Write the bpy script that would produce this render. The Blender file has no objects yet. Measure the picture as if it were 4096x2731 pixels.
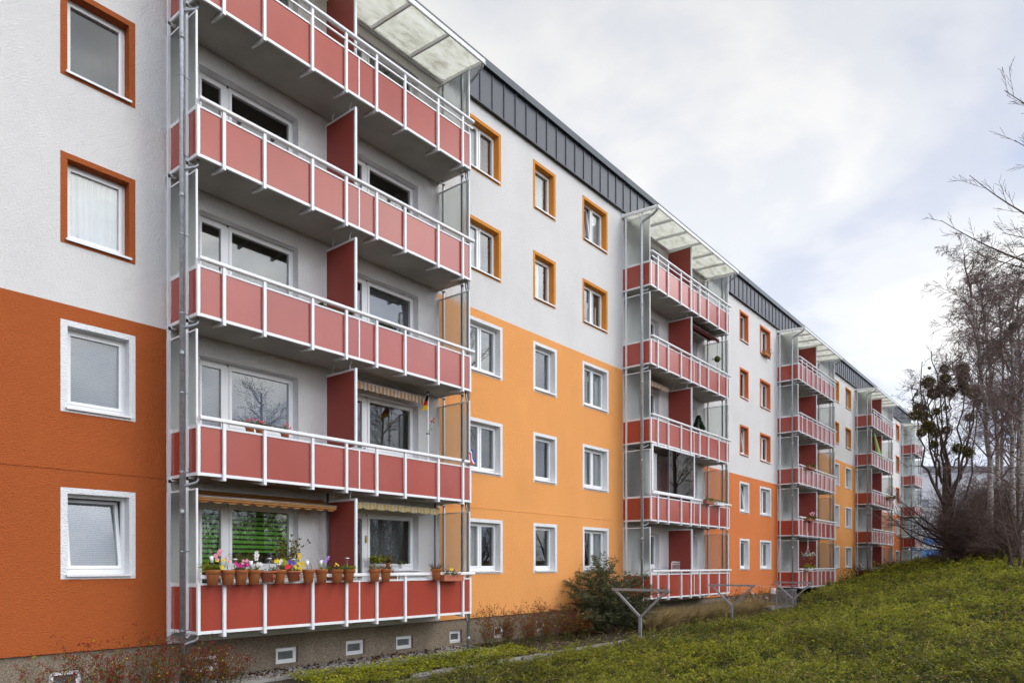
import bpy, math, random
import numpy as np
from mathutils import Matrix, Vector

SC = bpy.context.scene
COL = SC.collection
H = 2.2                      # height of the lens above the ground at the wall foot
R = random.Random(7)
NR = np.random.default_rng(7)

# ------------------------------------------------------------------ camera
YAW, PITCH, ROLL = 0.68067, 0.00084, -0.00102
cam_d = bpy.data.cameras.new('camera')
cam = bpy.data.objects.new('camera', cam_d)
COL.objects.link(cam)
fwd = Vector((math.cos(YAW), math.sin(YAW), 0)); rgt = Vector((math.sin(YAW), -math.cos(YAW), 0)); up = Vector((0, 0, 1))
f2 = fwd*math.cos(PITCH) + up*math.sin(PITCH); u2 = -fwd*math.sin(PITCH) + up*math.cos(PITCH)
r3 = rgt*math.cos(ROLL) + u2*math.sin(ROLL); u3 = -rgt*math.sin(ROLL) + u2*math.cos(ROLL)
M = Matrix((r3, u3, -f2)).transposed().to_4x4()
M.translation = Vector((0, -13.307, H))
cam.matrix_world = M
cam_d.sensor_width = 36.0
cam_d.lens = 2856.15/4096*36
cam_d.shift_y = (2258.77-1365.5)/4096
cam_d.clip_start = 0.1
cam_d.clip_end = 3000
SC.camera = cam

# ------------------------------------------------------------------ light
SC.view_settings.view_transform = 'Standard'
SC.view_settings.look = 'None'
SC.view_settings.exposure = 0.26
SC.view_settings.gamma = 1.0
SUN_EL, SUN_AZ = math.radians(52), math.radians(150)       # azimuth clockwise from +y
sun_dir = Vector((math.sin(SUN_AZ)*math.cos(SUN_EL), math.cos(SUN_AZ)*math.cos(SUN_EL), math.sin(SUN_EL)))
sd = bpy.data.lights.new('sun', 'SUN'); sd.energy = 1.05; sd.angle = math.radians(24); sd.color = (1, .97, .93)
so = bpy.data.objects.new('sun', sd); COL.objects.link(so)
so.rotation_euler = (-sun_dir).to_track_quat('-Z', 'Y').to_euler()

W = bpy.data.worlds.new('World'); SC.world = W; W.use_nodes = True
nt = W.node_tree; nt.nodes.clear()
def wn(t, **k):
    n = nt.nodes.new(t)
    for a, b in k.items(): setattr(n, a, b)
    return n
out = wn('ShaderNodeOutputWorld'); bg = wn('ShaderNodeBackground'); bg.inputs[1].default_value = 0.12
sky = wn('ShaderNodeTexSky', sky_type='NISHITA'); sky.sun_disc = False
sky.sun_elevation = SUN_EL; sky.sun_rotation = SUN_AZ; sky.altitude = 100
tc = wn('ShaderNodeTexCoord')
sep = wn('ShaderNodeSeparateXYZ'); nt.links.new(tc.outputs['Generated'], sep.inputs[0])
def wmath(op, a, b=None, clamp=False):
    n = wn('ShaderNodeMath', operation=op); n.use_clamp = clamp
    for i, v in enumerate((a, b)):
        if v is None: continue
        if isinstance(v, (int, float)): n.inputs[i].default_value = v
        else: nt.links.new(v, n.inputs[i])
    return n.outputs[0]
zc = wmath('ADD', wmath('MAXIMUM', sep.outputs[2], 0.0), 0.28)
cx = wmath('DIVIDE', sep.outputs[0], zc); cy = wmath('DIVIDE', sep.outputs[1], zc)
cmb = wn('ShaderNodeCombineXYZ'); nt.links.new(cx, cmb.inputs[0]); nt.links.new(cy, cmb.inputs[1])
def wnoise(scale, detail, rough, off):
    mp = wn('ShaderNodeMapping'); mp.inputs['Location'].default_value = off; nt.links.new(cmb.outputs[0], mp.inputs[0])
    n = wn('ShaderNodeTexNoise'); n.inputs['Scale'].default_value = scale; n.inputs['Detail'].default_value = detail
    n.inputs['Roughness'].default_value = rough; n.inputs['Distortion'].default_value = 0.25; nt.links.new(mp.outputs[0], n.inputs[0])
    return n.outputs[0]
def wramp(src, stops):
    n = wn('ShaderNodeValToRGB'); nt.links.new(src, n.inputs[0]); e = n.color_ramp.elements
    n.color_ramp.interpolation = 'EASE'
    while len(e) < len(stops): e.new(0.5)
    for el, (p, c) in zip(e, stops): el.position = p; el.color = (*c, 1)
    return n.outputs[0]
n1 = wnoise(0.9, 4.0, 0.5, (3.1, 1.7, 0)); n2 = wnoise(2.2, 6.0, 0.55, (7.7, 4.2, 0))
nn = wmath('ADD', wmath('MULTIPLY', n1, 0.7), wmath('MULTIPLY', n2, 0.3))
cloud = wramp(nn, [(0.41, (4.5, 5.1, 6.8)), (0.465, (5.7, 6.05, 7.0)), (0.515, (6.9, 7.1, 7.5)), (0.565, (8.2, 8.15, 8.05))])
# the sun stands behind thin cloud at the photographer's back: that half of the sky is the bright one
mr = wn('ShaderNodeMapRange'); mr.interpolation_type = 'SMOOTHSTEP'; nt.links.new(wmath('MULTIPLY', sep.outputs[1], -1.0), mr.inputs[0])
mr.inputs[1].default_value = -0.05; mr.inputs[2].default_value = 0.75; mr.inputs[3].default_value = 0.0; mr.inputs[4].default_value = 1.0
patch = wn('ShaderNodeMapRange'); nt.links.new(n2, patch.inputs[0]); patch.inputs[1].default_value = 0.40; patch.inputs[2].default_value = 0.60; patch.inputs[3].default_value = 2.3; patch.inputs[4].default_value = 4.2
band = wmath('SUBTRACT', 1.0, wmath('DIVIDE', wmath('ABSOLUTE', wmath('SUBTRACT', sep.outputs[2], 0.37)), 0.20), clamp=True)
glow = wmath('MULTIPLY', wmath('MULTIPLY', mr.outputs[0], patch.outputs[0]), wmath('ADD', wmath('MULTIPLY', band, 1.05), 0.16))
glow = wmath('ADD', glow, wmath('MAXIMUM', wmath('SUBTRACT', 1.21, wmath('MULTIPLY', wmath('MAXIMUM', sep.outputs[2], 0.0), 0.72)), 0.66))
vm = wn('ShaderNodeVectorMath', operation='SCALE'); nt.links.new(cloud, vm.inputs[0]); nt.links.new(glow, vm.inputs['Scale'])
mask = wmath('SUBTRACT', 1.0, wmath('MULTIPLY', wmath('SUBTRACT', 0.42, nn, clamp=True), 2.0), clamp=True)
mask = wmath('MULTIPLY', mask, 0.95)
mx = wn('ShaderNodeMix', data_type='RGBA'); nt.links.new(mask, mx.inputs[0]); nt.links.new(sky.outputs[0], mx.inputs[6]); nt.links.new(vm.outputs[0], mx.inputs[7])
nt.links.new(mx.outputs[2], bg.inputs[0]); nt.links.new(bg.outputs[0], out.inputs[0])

SC.cycles.use_denoising = True
SC.cycles.max_bounces = 10; SC.cycles.transparent_max_bounces = 16; SC.cycles.transmission_bounces = 8
SC.cycles.diffuse_bounces = 4; SC.cycles.glossy_bounces = 4
SC.cycles.caustics_reflective = False; SC.cycles.caustics_refractive = False

# ------------------------------------------------------------------ materials
MAT = {}
class NM:
    def __init__(s, name):
        s.m = bpy.data.materials.new(name); s.m.use_nodes = True; s.t = s.m.node_tree; s.t.nodes.clear()
        s.o = s.n('ShaderNodeOutputMaterial'); MAT[name] = s.m
    def n(s, t, **k):
        x = s.t.nodes.new(t)
        for a, b in k.items():
            if a in ('data_type', 'operation', 'blend_type', 'feature', 'wave_type', 'bands_direction', 'distance'): setattr(x, a, b)
            else: x.inputs[a.replace('_', ' ')].default_value = b
        return x
    def l(s, a, b): s.t.links.new(a, b)
    def coord(s, scale=(1, 1, 1)):
        g = s.n('ShaderNodeNewGeometry'); mp = s.n('ShaderNodeMapping'); mp.inputs['Scale'].default_value = scale
        s.l(g.outputs['Position'], mp.inputs[0]); return mp.outputs[0]
    def noise(s, scale, detail=3, rough=.5, co=None, stretch=(1, 1, 1)):
        n = s.n('ShaderNodeTexNoise', Scale=scale, Detail=detail, Roughness=rough); s.l(co or s.coord(stretch), n.inputs[0]); return n.outputs[0]
    def ramp(s, src, stops):
        n = s.n('ShaderNodeValToRGB'); s.l(src, n.inputs[0]); e = n.color_ramp.elements
        while len(e) < len(stops): e.new(.5)
        for el, (p, c) in zip(e, stops): el.position = p; el.color = (*c, 1)
        return n.outputs[0]
    def bsdf(s, col=None, rough=.6, metal=0., spec=.5, colsock=None, **k):
        b = s.n('ShaderNodeBsdfPrincipled', Roughness=rough, Metallic=metal); b.inputs['Specular IOR Level'].default_value = spec
        if colsock is not None: s.l(colsock, b.inputs['Base Color'])
        else: b.inputs['Base Color'].default_value = (*col, 1)
        for a, v in k.items(): b.inputs[a.replace('_', ' ')].default_value = v
        s.l(b.outputs[0], s.o.inputs[0]); return b
    def bump(s, b, h, strength=.4, dist=.01):
        n = s.n('ShaderNodeBump', Strength=strength); n.inputs['Distance'].default_value = dist; s.l(h, n.inputs['Height']); s.l(n.outputs[0], b.inputs['Normal'])
def sc3(c, k): return tuple(min(1, x*k) for x in c)
def vary(name, col, rough=.6, metal=0., spec=.5, amt=.12, scale=6, detail=3, bump=0, bscale=60, bdist=.004, stretch=(1, 1, 1), **k):
    m = NM(name)
    c = m.ramp(m.noise(scale, detail, stretch=stretch), [(.3, sc3(col, 1-amt)), (.7, sc3(col, 1+amt))])
    b = m.bsdf(rough=rough, metal=metal, spec=spec, colsock=c, **k)
    if bump: m.bump(b, m.noise(bscale, 3), bump, bdist)
    return m.m
def stucco(name, col):
    m = NM(name)
    big = m.noise(.45, 4, .6); st = m.noise(.8, 3, .6, stretch=(1, 1, .5)); fine = m.noise(34, 2, .6, stretch=(.8, 1, 1.7))
    a = m.n('ShaderNodeMath', operation='ADD'); m.l(big, a.inputs[0]); m.l(st, a.inputs[1])
    a2 = m.n('ShaderNodeMath', operation='MULTIPLY_ADD'); m.l(fine, a2.inputs[0]); a2.inputs[1].default_value = .6; m.l(a.outputs[0], a2.inputs[2])
    h = m.n('ShaderNodeMath', operation='MULTIPLY'); m.l(a2.outputs[0], h.inputs[0]); h.inputs[1].default_value = .4
    c = m.ramp(h.outputs[0], [(.34, sc3(col, .92)), (.5, col), (.66, sc3(col, 1.05))])
    b = m.bsdf(rough=.9, spec=.1, colsock=c)
    m.bump(b, m.noise(30, 2, .6, stretch=(.8, 1, 1.7)), .9, .03)
    return m.m
stucco('render_white', (.705, .69, .668))
stucco('render_orange', (.40, .102, .029))
stucco('render_yellow', (.80, .355, .115))
stucco('render_red', (.66, .205, .07))
stucco('surround_white', (.78, .785, .785))
stucco('surround_orange', (.38, .10, .03))
stucco('surround_yellow', (.66, .265, .05))
stucco('surround_red', (.62, .17, .055))
vary('soffit_shade_paint', (.42, .405, .37), rough=.85, spec=.15, amt=.14, scale=1.3, detail=5)  # paint darkened so the shade under the slabs is in its colour
vary('white_metal', (.78, .785, .79), rough=.35, spec=.45, amt=.04, scale=3)
vary('white_plastic', (.80, .805, .80), rough=.3, spec=.5, amt=.03, scale=2)
vary('galvanised', (.36, .38, .40), rough=.40, metal=.5, amt=.20, scale=14, detail=5)
vary('dark_metal', (.10, .10, .11), rough=.45, metal=.3, amt=.1)
vary('roof_metal', (.072, .078, .092), rough=.42, spec=.45, amt=.10, scale=.8, detail=4)
vary('roof_cap_metal', (.055, .07, .082), rough=.4, spec=.45, amt=.08, scale=1.2)
m = NM('panel_red'); c = m.ramp(m.noise(1.3, 5, .6, stretch=(1, 1, .6)), [(.3, (.325, .054, .035)), (.7, (.37, .066, .043))])
oi = m.n('ShaderNodeObjectInfo'); hs_ = m.n('ShaderNodeHueSaturation'); mr_ = m.n('ShaderNodeMapRange'); m.l(oi.outputs['Random'], mr_.inputs[0]); mr_.inputs[3].default_value = .93; mr_.inputs[4].default_value = 1.07
m.l(mr_.outputs[0], hs_.inputs['Value']); m.l(c, hs_.inputs['Color']); m.bsdf(rough=.17, spec=.55, colsock=hs_.outputs[0])
vary('divider_red', (.26, .045, .032), rough=.55, spec=.35, amt=.05, scale=1.5)
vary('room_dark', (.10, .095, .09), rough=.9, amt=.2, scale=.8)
m = NM('plinth_plaster'); v = m.n('ShaderNodeTexVoronoi', Scale=95.0); m.l(m.coord(), v.inputs[0])
c1 = m.ramp(v.outputs['Color'], [(.2, (.13, .100, .072)), (.5, (.27, .215, .158)), (.85, (.40, .33, .25))])
mm = m.n('ShaderNodeMix', data_type='RGBA', blend_type='MULTIPLY'); mm.inputs[0].default_value = 1.0
m.l(c1, mm.inputs[6]); m.l(m.ramp(m.noise(1.2, 4, .6, stretch=(1, 1, .5)), [(.3, (.72, .71, .69)), (.7, (1, 1, 1))]), mm.inputs[7])
b = m.bsdf(rough=.9, spec=.2, colsock=mm.outputs[2]); m.bump(b, v.outputs['Distance'], .5, .006)

def glass(name, ior, tint, rough=0.0):      # ior: reflectance of one face seen square on
    m = NM(name)
    g = m.n('ShaderNodeNewGeometry'); d = m.n('ShaderNodeVectorMath', operation='DOT_PRODUCT'); m.l(g.outputs['Normal'], d.inputs[0]); m.l(g.outputs['Incoming'], d.inputs[1])
    def mt(op, a, b=None):
        n = m.n('ShaderNodeMath', operation=op)
        for i, v in enumerate((a, b)):
            if v is None: continue
            if isinstance(v, (int, float)): n.inputs[i].default_value = v
            else: m.l(v, n.inputs[i])
        return n
    fr = mt('ADD', mt('MULTIPLY', mt('POWER', mt('SUBTRACT', 1.0, mt('ABSOLUTE', d.outputs['Value']).outputs[0]).outputs[0], 5.0).outputs[0], 1-ior).outputs[0], ior); tr = m.n('ShaderNodeBsdfTransparent'); tr.inputs[0].default_value = (*tint, 1)
    gl = m.n('ShaderNodeBsdfGlossy', Roughness=rough); mix = m.n('ShaderNodeMixShader')
    m.l(fr.outputs[0], mix.inputs[0]); m.l(tr.outputs[0], mix.inputs[1]); m.l(gl.outputs[0], mix.inputs[2]); m.l(mix.outputs[0], m.o.inputs[0])
glass('window_glass', .072, (.93, .95, .94))
glass('clear_glass', .04, (.96, .98, .97))
glass('brown_glass', .03, (.33, .19, .16))
m = NM('frosted_glass'); rf = m.n('ShaderNodeBsdfRefraction', Roughness=.62, IOR=1.15); rf.inputs[0].default_value = (.93, .955, .94, 1)
tl = m.n('ShaderNodeBsdfTranslucent'); tl.inputs[0].default_value = (.86, .89, .87, 1); df = m.n('ShaderNodeBsdfDiffuse'); df.inputs[0].default_value = (.66, .70, .69, 1)
a = m.n('ShaderNodeMixShader'); a.inputs[0].default_value = .35; m.l(tl.outputs[0], a.inputs[1]); m.l(df.outputs[0], a.inputs[2])
a2 = m.n('ShaderNodeMixShader'); a2.inputs[0].default_value = .17; m.l(rf.outputs[0], a2.inputs[1]); m.l(a.outputs[0], a2.inputs[2]); m.l(a2.outputs[0], m.o.inputs[0])
m = NM('canopy_sheet'); tl = m.n('ShaderNodeBsdfTranslucent'); df = m.n('ShaderNodeBsdfDiffuse')
cc = m.ramp(m.noise(2.2, 5, .65, stretch=(1, 2.2, 1)), [(.3, (.62, .62, .53)), (.5, (.84, .84, .77)), (.7, (.93, .93, .89))])
m.l(cc, tl.inputs[0]); m.l(cc, df.inputs[0]); a = m.n('ShaderNodeMixShader'); a.inputs[0].default_value = .12
m.l(tl.outputs[0], a.inputs[1]); m.l(df.outputs[0], a.inputs[2]); m.l(a.outputs[0], m.o.inputs[0])
def cloth(name, col, trans=.4, see=0.0, stripes=None):
    m = NM(name); tl = m.n('ShaderNodeBsdfTranslucent'); df = m.n('ShaderNodeBsdfDiffuse')
    if stripes:
        axis, period, cols = stripes
        w = m.n('ShaderNodeTexWave', wave_type='BANDS', bands_direction=axis, Scale=math.pi*2/period/20.0); m.l(m.coord(), w.inputs[0])
        cs = m.ramp(w.outputs[1], cols); m.t.nodes[-1].color_ramp.interpolation = 'CONSTANT'
        m.l(cs, tl.inputs[0]); m.l(cs, df.inputs[0])
    else:
        tl.inputs[0].default_value = (*col, 1); df.inputs[0].default_value = (*col, 1)
    a = m.n('ShaderNodeMixShader'); a.inputs[0].default_value = trans; m.l(df.outputs[0], a.inputs[1]); m.l(tl.outputs[0], a.inputs[2])
    if see:
        t = m.n('ShaderNodeBsdfTransparent'); b = m.n('ShaderNodeMixShader'); b.inputs[0].default_value = see
        m.l(a.outputs[0], b.inputs[1]); m.l(t.outputs[0], b.inputs[2]); a = b
    m.l(a.outputs[0], m.o.inputs[0])
cloth('net_curtain', (.88, .88, .88), .3, .15)
cloth('lace_curtain', (.70, .71, .74), .3, .80)
cloth('white_blind', (.74, .75, .78), .2, 0, ('Z', .032, [(0, (.17, .19, .26)), (.28, (.31, .34, .45))]))
cloth('green_blind', (.2, .5, .1), .2, 0, ('Z', .098, [(0, (.055, .055, .028)), (.36, (.17, .46, .055))]))
cloth('brown_curtain', (.16, .085, .06), .2)
cloth('grey_curtain', (.42, .43, .45), .2)
cloth('awning_brown', (.5, .3, .1), .25, 0, ('Z', .085, [(0, (.33, .075, .03)), (.22, (.42, .24, .06)), (.62, (.50, .36, .14)), (.85, (.22, .07, .03))]))
cloth('awning_brown_valance', (.5, .3, .1), .25, 0, ('Z', .085, [(0, (.33, .075, .03)), (.22, (.50, .30, .08)), (.62, (.58, .44, .2)), (.85, (.3, .1, .04))]))
cloth('awning_orange', (.8, .5, .3), .3, 0, ('X', .115, [(0, (.72, .36, .17)), (.5, (.80, .77, .68))]))
cloth('awning_yellow', (.8, .6, .2), .3, 0, ('X', .21, [(0, (.74, .50, .16)), (.3, (.78, .74, .62)), (.6, (.70, .58, .34))]))
cloth('awning_darkred', (.10, .03, .028), .2)
cloth('flag_black', (.02, .02, .02), .2); cloth('flag_red', (.62, .05, .03), .3); cloth('flag_gold', (.85, .55, .02), .3)
cloth('flag_blue', (.05, .12, .5), .3); cloth('flag_white', (.8, .8, .78), .3)
cloth('umbrella_green', (.35, .62, .28), .4); cloth('umbrella_yellow', (.86, .82, .35), .4)

vary('terracotta', (.46, .155, .052), rough=.75, spec=.3, amt=.14, scale=9, bump=.1)
vary('terracotta_rose', (.44, .135, .07), rough=.6, spec=.4, amt=.08, scale=9)
vary('brown_plastic', (.30, .10, .05), rough=.5, amt=.08)
vary('soil', (.040, .029, .018), rough=.95, amt=.4, scale=9, detail=6, bump=.8, bscale=35, bdist=.03)
vary('asphalt', (.115, .105, .098), rough=.9, amt=.28, scale=3.0, detail=8, bump=.5, bscale=120, bdist=.004)
vary('kerb_concrete', (.27, .255, .23), rough=.85, amt=.2, scale=5, detail=6, bump=.4, bscale=90)
vary('bark_grey', (.085, .070, .058), rough=.9, amt=.35, scale=8, detail=5, bump=.6, bscale=25, bdist=.02)
vary('bark_brown', (.085, .058, .045), rough=.9, amt=.3, scale=8)
vary('twig_brown', (.115, .074, .060), rough=.85, amt=.25, scale=3)
vary('twig_birch', (.165, .112, .10), rough=.85, amt=.25, scale=3)
m = NM('bark_birch'); c = m.ramp(m.noise(9, 4, .65, stretch=(.55, .55, 1.5)), [(.40, (.05, .04, .035)), (.47, (.30, .275, .245)), (.65, (.46, .43, .39))]); m.bsdf(rough=.8, spec=.25, colsock=c)
def leafm(name, col, amt=.3, tr=.42):
    m = NM(name); c = m.ramp(m.noise(1.7, 3), [(.3, sc3(col, 1-amt)), (.7, sc3(col, 1+amt))])
    b = m.n('ShaderNodeBsdfPrincipled', Roughness=.55); b.inputs['Specular IOR Level'].default_value = .3; m.l(c, b.inputs['Base Color'])
    t = m.n('ShaderNodeBsdfTranslucent'); m.l(c, t.inputs[0]); x = m.n('ShaderNodeMixShader'); x.inputs[0].default_value = tr
    m.l(b.outputs[0], x.inputs[1]); m.l(t.outputs[0], x.inputs[2]); m.l(x.outputs[0], m.o.inputs[0])
leafm('leaf_dark', (.070, .094, .014)); leafm('leaf_mid', (.212, .214, .018)); leafm('leaf_yellowgreen', (.39, .365, .020)); leafm('leaf_olive', (.22, .165, .045))
leafm('leaf_bright', (.32, .355, .026)); leafm('leaf_yellow', (.50, .40, .03)); leafm('leaf_greygreen', (.125, .148, .085)); leafm('leaf_greypale', (.19, .21, .16))
leafm('leaf_brown', (.13, .055, .022)); leafm('leaf_darkred', (.075, .022, .016)); leafm('grass_tan', (.52, .38, .17)); leafm('grass_tan_pale', (.66, .53, .29))
leafm('mistletoe_leaf', (.23, .195, .04)); leafm('mistletoe_leaf_dark', (.12, .10, .035)); leafm('stem_green', (.13, .14, .045)); leafm('stem_brown', (.10, .06, .04)); leafm('fir_leaf', (.035, .075, .03))
for nme, c in dict(hip_red=(.25, .030, .016), petal_pink=(.74, .32, .40), petal_magenta=(.55, .02, .22), petal_white=(.8, .78, .76), petal_yellow=(.80, .58, .03),
                   petal_red=(.68, .02, .06), petal_violet=(.42, .24, .62), petal_blue=(.10, .06, .42), heather=(.17, .05, .075), petal_peach=(.85, .55, .40), straw=(.48, .32, .09)).items():
    leafm(nme, c, .15, .25)
vary('pebble_pale', (.50, .47, .43), rough=.8, amt=.3, scale=20); vary('pebble_grey', (.27, .25, .23), rough=.8, amt=.3, scale=20); vary('pebble_tan', (.38, .31, .24), rough=.8, amt=.3, scale=20)
vary('brass', (.55, .40, .16), rough=.35, metal=.8); vary('lamp_cap', (.62, .62, .62), rough=.25, metal=.7)
vary('far_wall', (.56, .57, .60), rough=.9, amt=.05, scale=.2); vary('far_wall_yellow', (.66, .64, .42), rough=.9, amt=.05, scale=.2); vary('far_roof', (.22, .21, .23), rough=.8); vary('far_window', (.18, .20, .24), rough=.2)
vary('blue_paint', (.05, .20, .48), rough=.4, amt=.15, scale=.6); vary('line_rope', (.36, .33, .42), rough=.7)

# ------------------------------------------------------------------ mesh helpers
class MB:
    def __init__(s): s.v = []; s.f = []; s.m = []
    def face(s, pts, m=0):
        i = len(s.v); s.v += [tuple(p) for p in pts]; s.f.append(tuple(range(i, i+len(pts)))); s.m.append(m); return s
    def box(s, x0, x1, y0, y1, z0, z1, m=0):
        i = len(s.v)
        s.v += [(x, y, z) for x in (x0, x1) for y in (y0, y1) for z in (z0, z1)]
        for q in ((0, 1, 3, 2), (4, 6, 7, 5), (0, 4, 5, 1), (2, 3, 7, 6), (0, 2, 6, 4), (1, 5, 7, 3)):
            s.f.append(tuple(i+k for k in q)); s.m.append(m)
        return s
    def bar(s, p, q, w, h=None, m=0, ref=(0, 0, 1)):      # square bar between two points
        h = h or w; p, q = Vector(p), Vector(q); d = (q-p).normalized(); rf = Vector(ref)
        if abs(d.dot(rf)) > .98: rf = Vector((0, 1, 0))
        a = d.cross(rf).normalized()*w/2; b = a.cross(d).normalized()*h/2; i = len(s.v)
        for c in (p, q): s.v += [tuple(c+a+b), tuple(c-a+b), tuple(c-a-b), tuple(c+a-b)]
        for k in ((0, 1, 2, 3), (7, 6, 5, 4), (0, 4, 5, 1), (1, 5, 6, 2), (2, 6, 7, 3), (3, 7, 4, 0)): s.f.append(tuple(i+x for x in k)); s.m.append(m)
        return s
    def tube(s, path, r, n=8, m=0, cap=True):
        path = [Vector(p) for p in path]; rs = r if isinstance(r, (list, tuple)) else [r]*len(path); i = len(s.v); pa = None
        for k, p in enumerate(path):
            d = (path[min(k+1, len(path)-1)]-path[max(k-1, 0)]).normalized()
            if pa is None: pa = d.orthogonal().normalized()
            pa = (pa-d*pa.dot(d)).normalized(); pb = d.cross(pa)
            for j in range(n):
                t = 2*math.pi*j/n; s.v.append(tuple(p+(pa*math.cos(t)+pb*math.sin(t))*rs[k]))
        for k in range(len(path)-1):
            for j in range(n):
                s.f.append((i+k*n+j, i+k*n+(j+1) % n, i+(k+1)*n+(j+1) % n, i+(k+1)*n+j)); s.m.append(m)
        if cap:
            s.f.append(tuple(i+j for j in reversed(range(n)))); s.m.append(m)
            e = i+(len(path)-1)*n; s.f.append(tuple(e+j for j in range(n))); s.m.append(m)
        return s
    def lathe(s, prof, n=16, c=(0, 0, 0), m=0, sx=1.0, sy=1.0):
        i = len(s.v)
        for (r, z) in prof:
            for j in range(n):
                t = 2*math.pi*j/n; s.v.append((c[0]+r*math.cos(t)*sx, c[1]+r*math.sin(t)*sy, c[2]+z))
        for k in range(len(prof)-1):
            for j in range(n):
                s.f.append((i+k*n+j, i+k*n+(j+1) % n, i+(k+1)*n+(j+1) % n, i+(k+1)*n+j)); s.m.append(m)
        return s
    def grid(s, fn, nu, nv, m=0):
        i = len(s.v)
        for a in range(nu+1):
            for b in range(nv+1): s.v.append(tuple(fn(a/nu, b/nv)))
        for a in range(nu):
            for b in range(nv):
                k = i+a*(nv+1)+b; s.f.append((k, k+nv+1, k+nv+2, k+1)); s.m.append(m)
        return s
    def blob(s, c, r, m=0, sq=(1, 1, 1)):
        i = len(s.v); c = Vector(c)
        for d in ((1, 0, 0), (-1, 0, 0), (0, 1, 0), (0, -1, 0), (0, 0, 1), (0, 0, -1)): s.v.append((c[0]+d[0]*r*sq[0], c[1]+d[1]*r*sq[1], c[2]+d[2]*r*sq[2]))
        for k in ((0, 2, 4), (2, 1, 4), (1, 3, 4), (3, 0, 4), (2, 0, 5), (1, 2, 5), (3, 1, 5), (0, 3, 5)): s.f.append(tuple(i+x for x in k)); s.m.append(m)
        return s
    def leaf(s, c, d, L, w, m=0, nrm=None):
        c, d = Vector(c), Vector(d).normalized(); a = d.cross(nrm or Vector((R.uniform(-1, 1), R.uniform(-1, 1), R.uniform(-.2, 1)))).normalized()*w/2
        i = len(s.v); s.v += [tuple(c), tuple(c+d*L*.5+a), tuple(c+d*L), tuple(c+d*L*.5-a)]; s.f.append((i, i+1, i+2, i+3)); s.m.append(m); return s
    def build(s, name, mats, parent=None, loc=None, smooth=False):
        me = bpy.data.meshes.new(name); me.from_pydata(s.v, [], s.f)
        mats = [mats] if isinstance(mats, str) else mats
        for x in mats: me.materials.append(MAT[x])
        if len(mats) > 1: me.polygons.foreach_set('material_index', s.m)
        if smooth: me.polygons.foreach_set('use_smooth', [True]*len(s.f))
        me.update(); return link(name, me, parent, loc)
def link(name, me, parent=None, loc=None):
    o = bpy.data.objects.new(name, me); COL.objects.link(o)
    if parent: o.parent = parent
    if loc is not None: o.location = loc
    return o
def npmesh(name, V, F, mats, mi=None, parent=None, loc=None, smooth=False):
    V = np.asarray(V, np.float32); F = np.asarray(F, np.int32); k = F.shape[1]
    me = bpy.data.meshes.new(name); me.vertices.add(len(V)); me.vertices.foreach_set('co', V.ravel())
    me.loops.add(F.size); me.loops.foreach_set('vertex_index', F.ravel()); me.polygons.add(len(F))
    me.polygons.foreach_set('loop_start', np.arange(0, F.size, k, dtype=np.int32)); me.polygons.foreach_set('loop_total', np.full(len(F), k, np.int32))
    for x in ([mats] if isinstance(mats, str) else mats): me.materials.append(MAT[x])
    if mi is not None: me.polygons.foreach_set('material_index', np.asarray(mi, np.int32))
    if smooth: me.polygons.foreach_set('use_smooth', np.ones(len(F), bool))
    me.update(calc_edges=True); return link(name, me, parent, loc)
def tag(o, label=None, cat=None, group=None, kind=None):
    for k, v in (('label', label), ('category', cat), ('group', group), ('kind', kind)):
        if v: o[k] = v
    return o
def empty(name, loc=(0, 0, 0), parent=None, rz=0):
    o = bpy.data.objects.new(name, None); COL.objects.link(o); o.location = loc; o.rotation_euler = (0, 0, rz); o.empty_display_size = .2
    if parent: o.parent = parent
    return o
def copy_tree(o, parent=None, loc=None):
    c = o.copy(); COL.objects.link(c); c.parent = parent
    if loc is not None: c.location = loc
    for ch in list(o.children): copy_tree(ch, c)
    return c
def leaves_np(P, D, L, Wd, mi, up_bias=.6):
    """diamond leaves: P points, D directions, L lengths, Wd widths -> verts, faces"""
    n = len(P); D = D/np.linalg.norm(D, axis=1, keepdims=True)
    N = NR.normal(size=(n, 3)); N[:, 2] = np.abs(N[:, 2])+up_bias
    A = np.cross(D, N); A /= np.linalg.norm(A, axis=1, keepdims=True)+1e-9
    L = np.broadcast_to(np.asarray(L, float), (n,))[:, None]; Wd = np.broadcast_to(np.asarray(Wd, float), (n,))[:, None]
    V = np.stack([P, P+D*L*.45+A*Wd/2, P+D*L, P+D*L*.45-A*Wd/2], 1).reshape(-1, 3)
    return V, np.arange(4*n).reshape(n, 4)
def rods_np(P0, P1, R0, R1, k=3):
    n = len(P0); d = P1-P0; d /= np.linalg.norm(d, axis=1, keepdims=True)+1e-9
    ref = np.where(np.abs(d[:, 2:3]) > .9, np.array([[1., 0, 0]]), np.array([[0, 0, 1.]]))
    a = np.cross(d, ref); a /= np.linalg.norm(a, axis=1, keepdims=True)+1e-9; b = np.cross(d, a)
    t = 2*np.pi*np.arange(k)/k
    ring = a[:, None, :]*np.cos(t)[None, :, None]+b[:, None, :]*np.sin(t)[None, :, None]
    V = np.concatenate([P0[:, None]+ring*R0[:, None, None], P1[:, None]+ring*R1[:, None, None]], 1).reshape(-1, 3)
    j = np.arange(k); q = np.stack([j, (j+1) % k, k+(j+1) % k, k+j], 1)
    F = (np.arange(n)[:, None, None]*2*k+q[None]).reshape(-1, 4)
    return V, F

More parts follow.
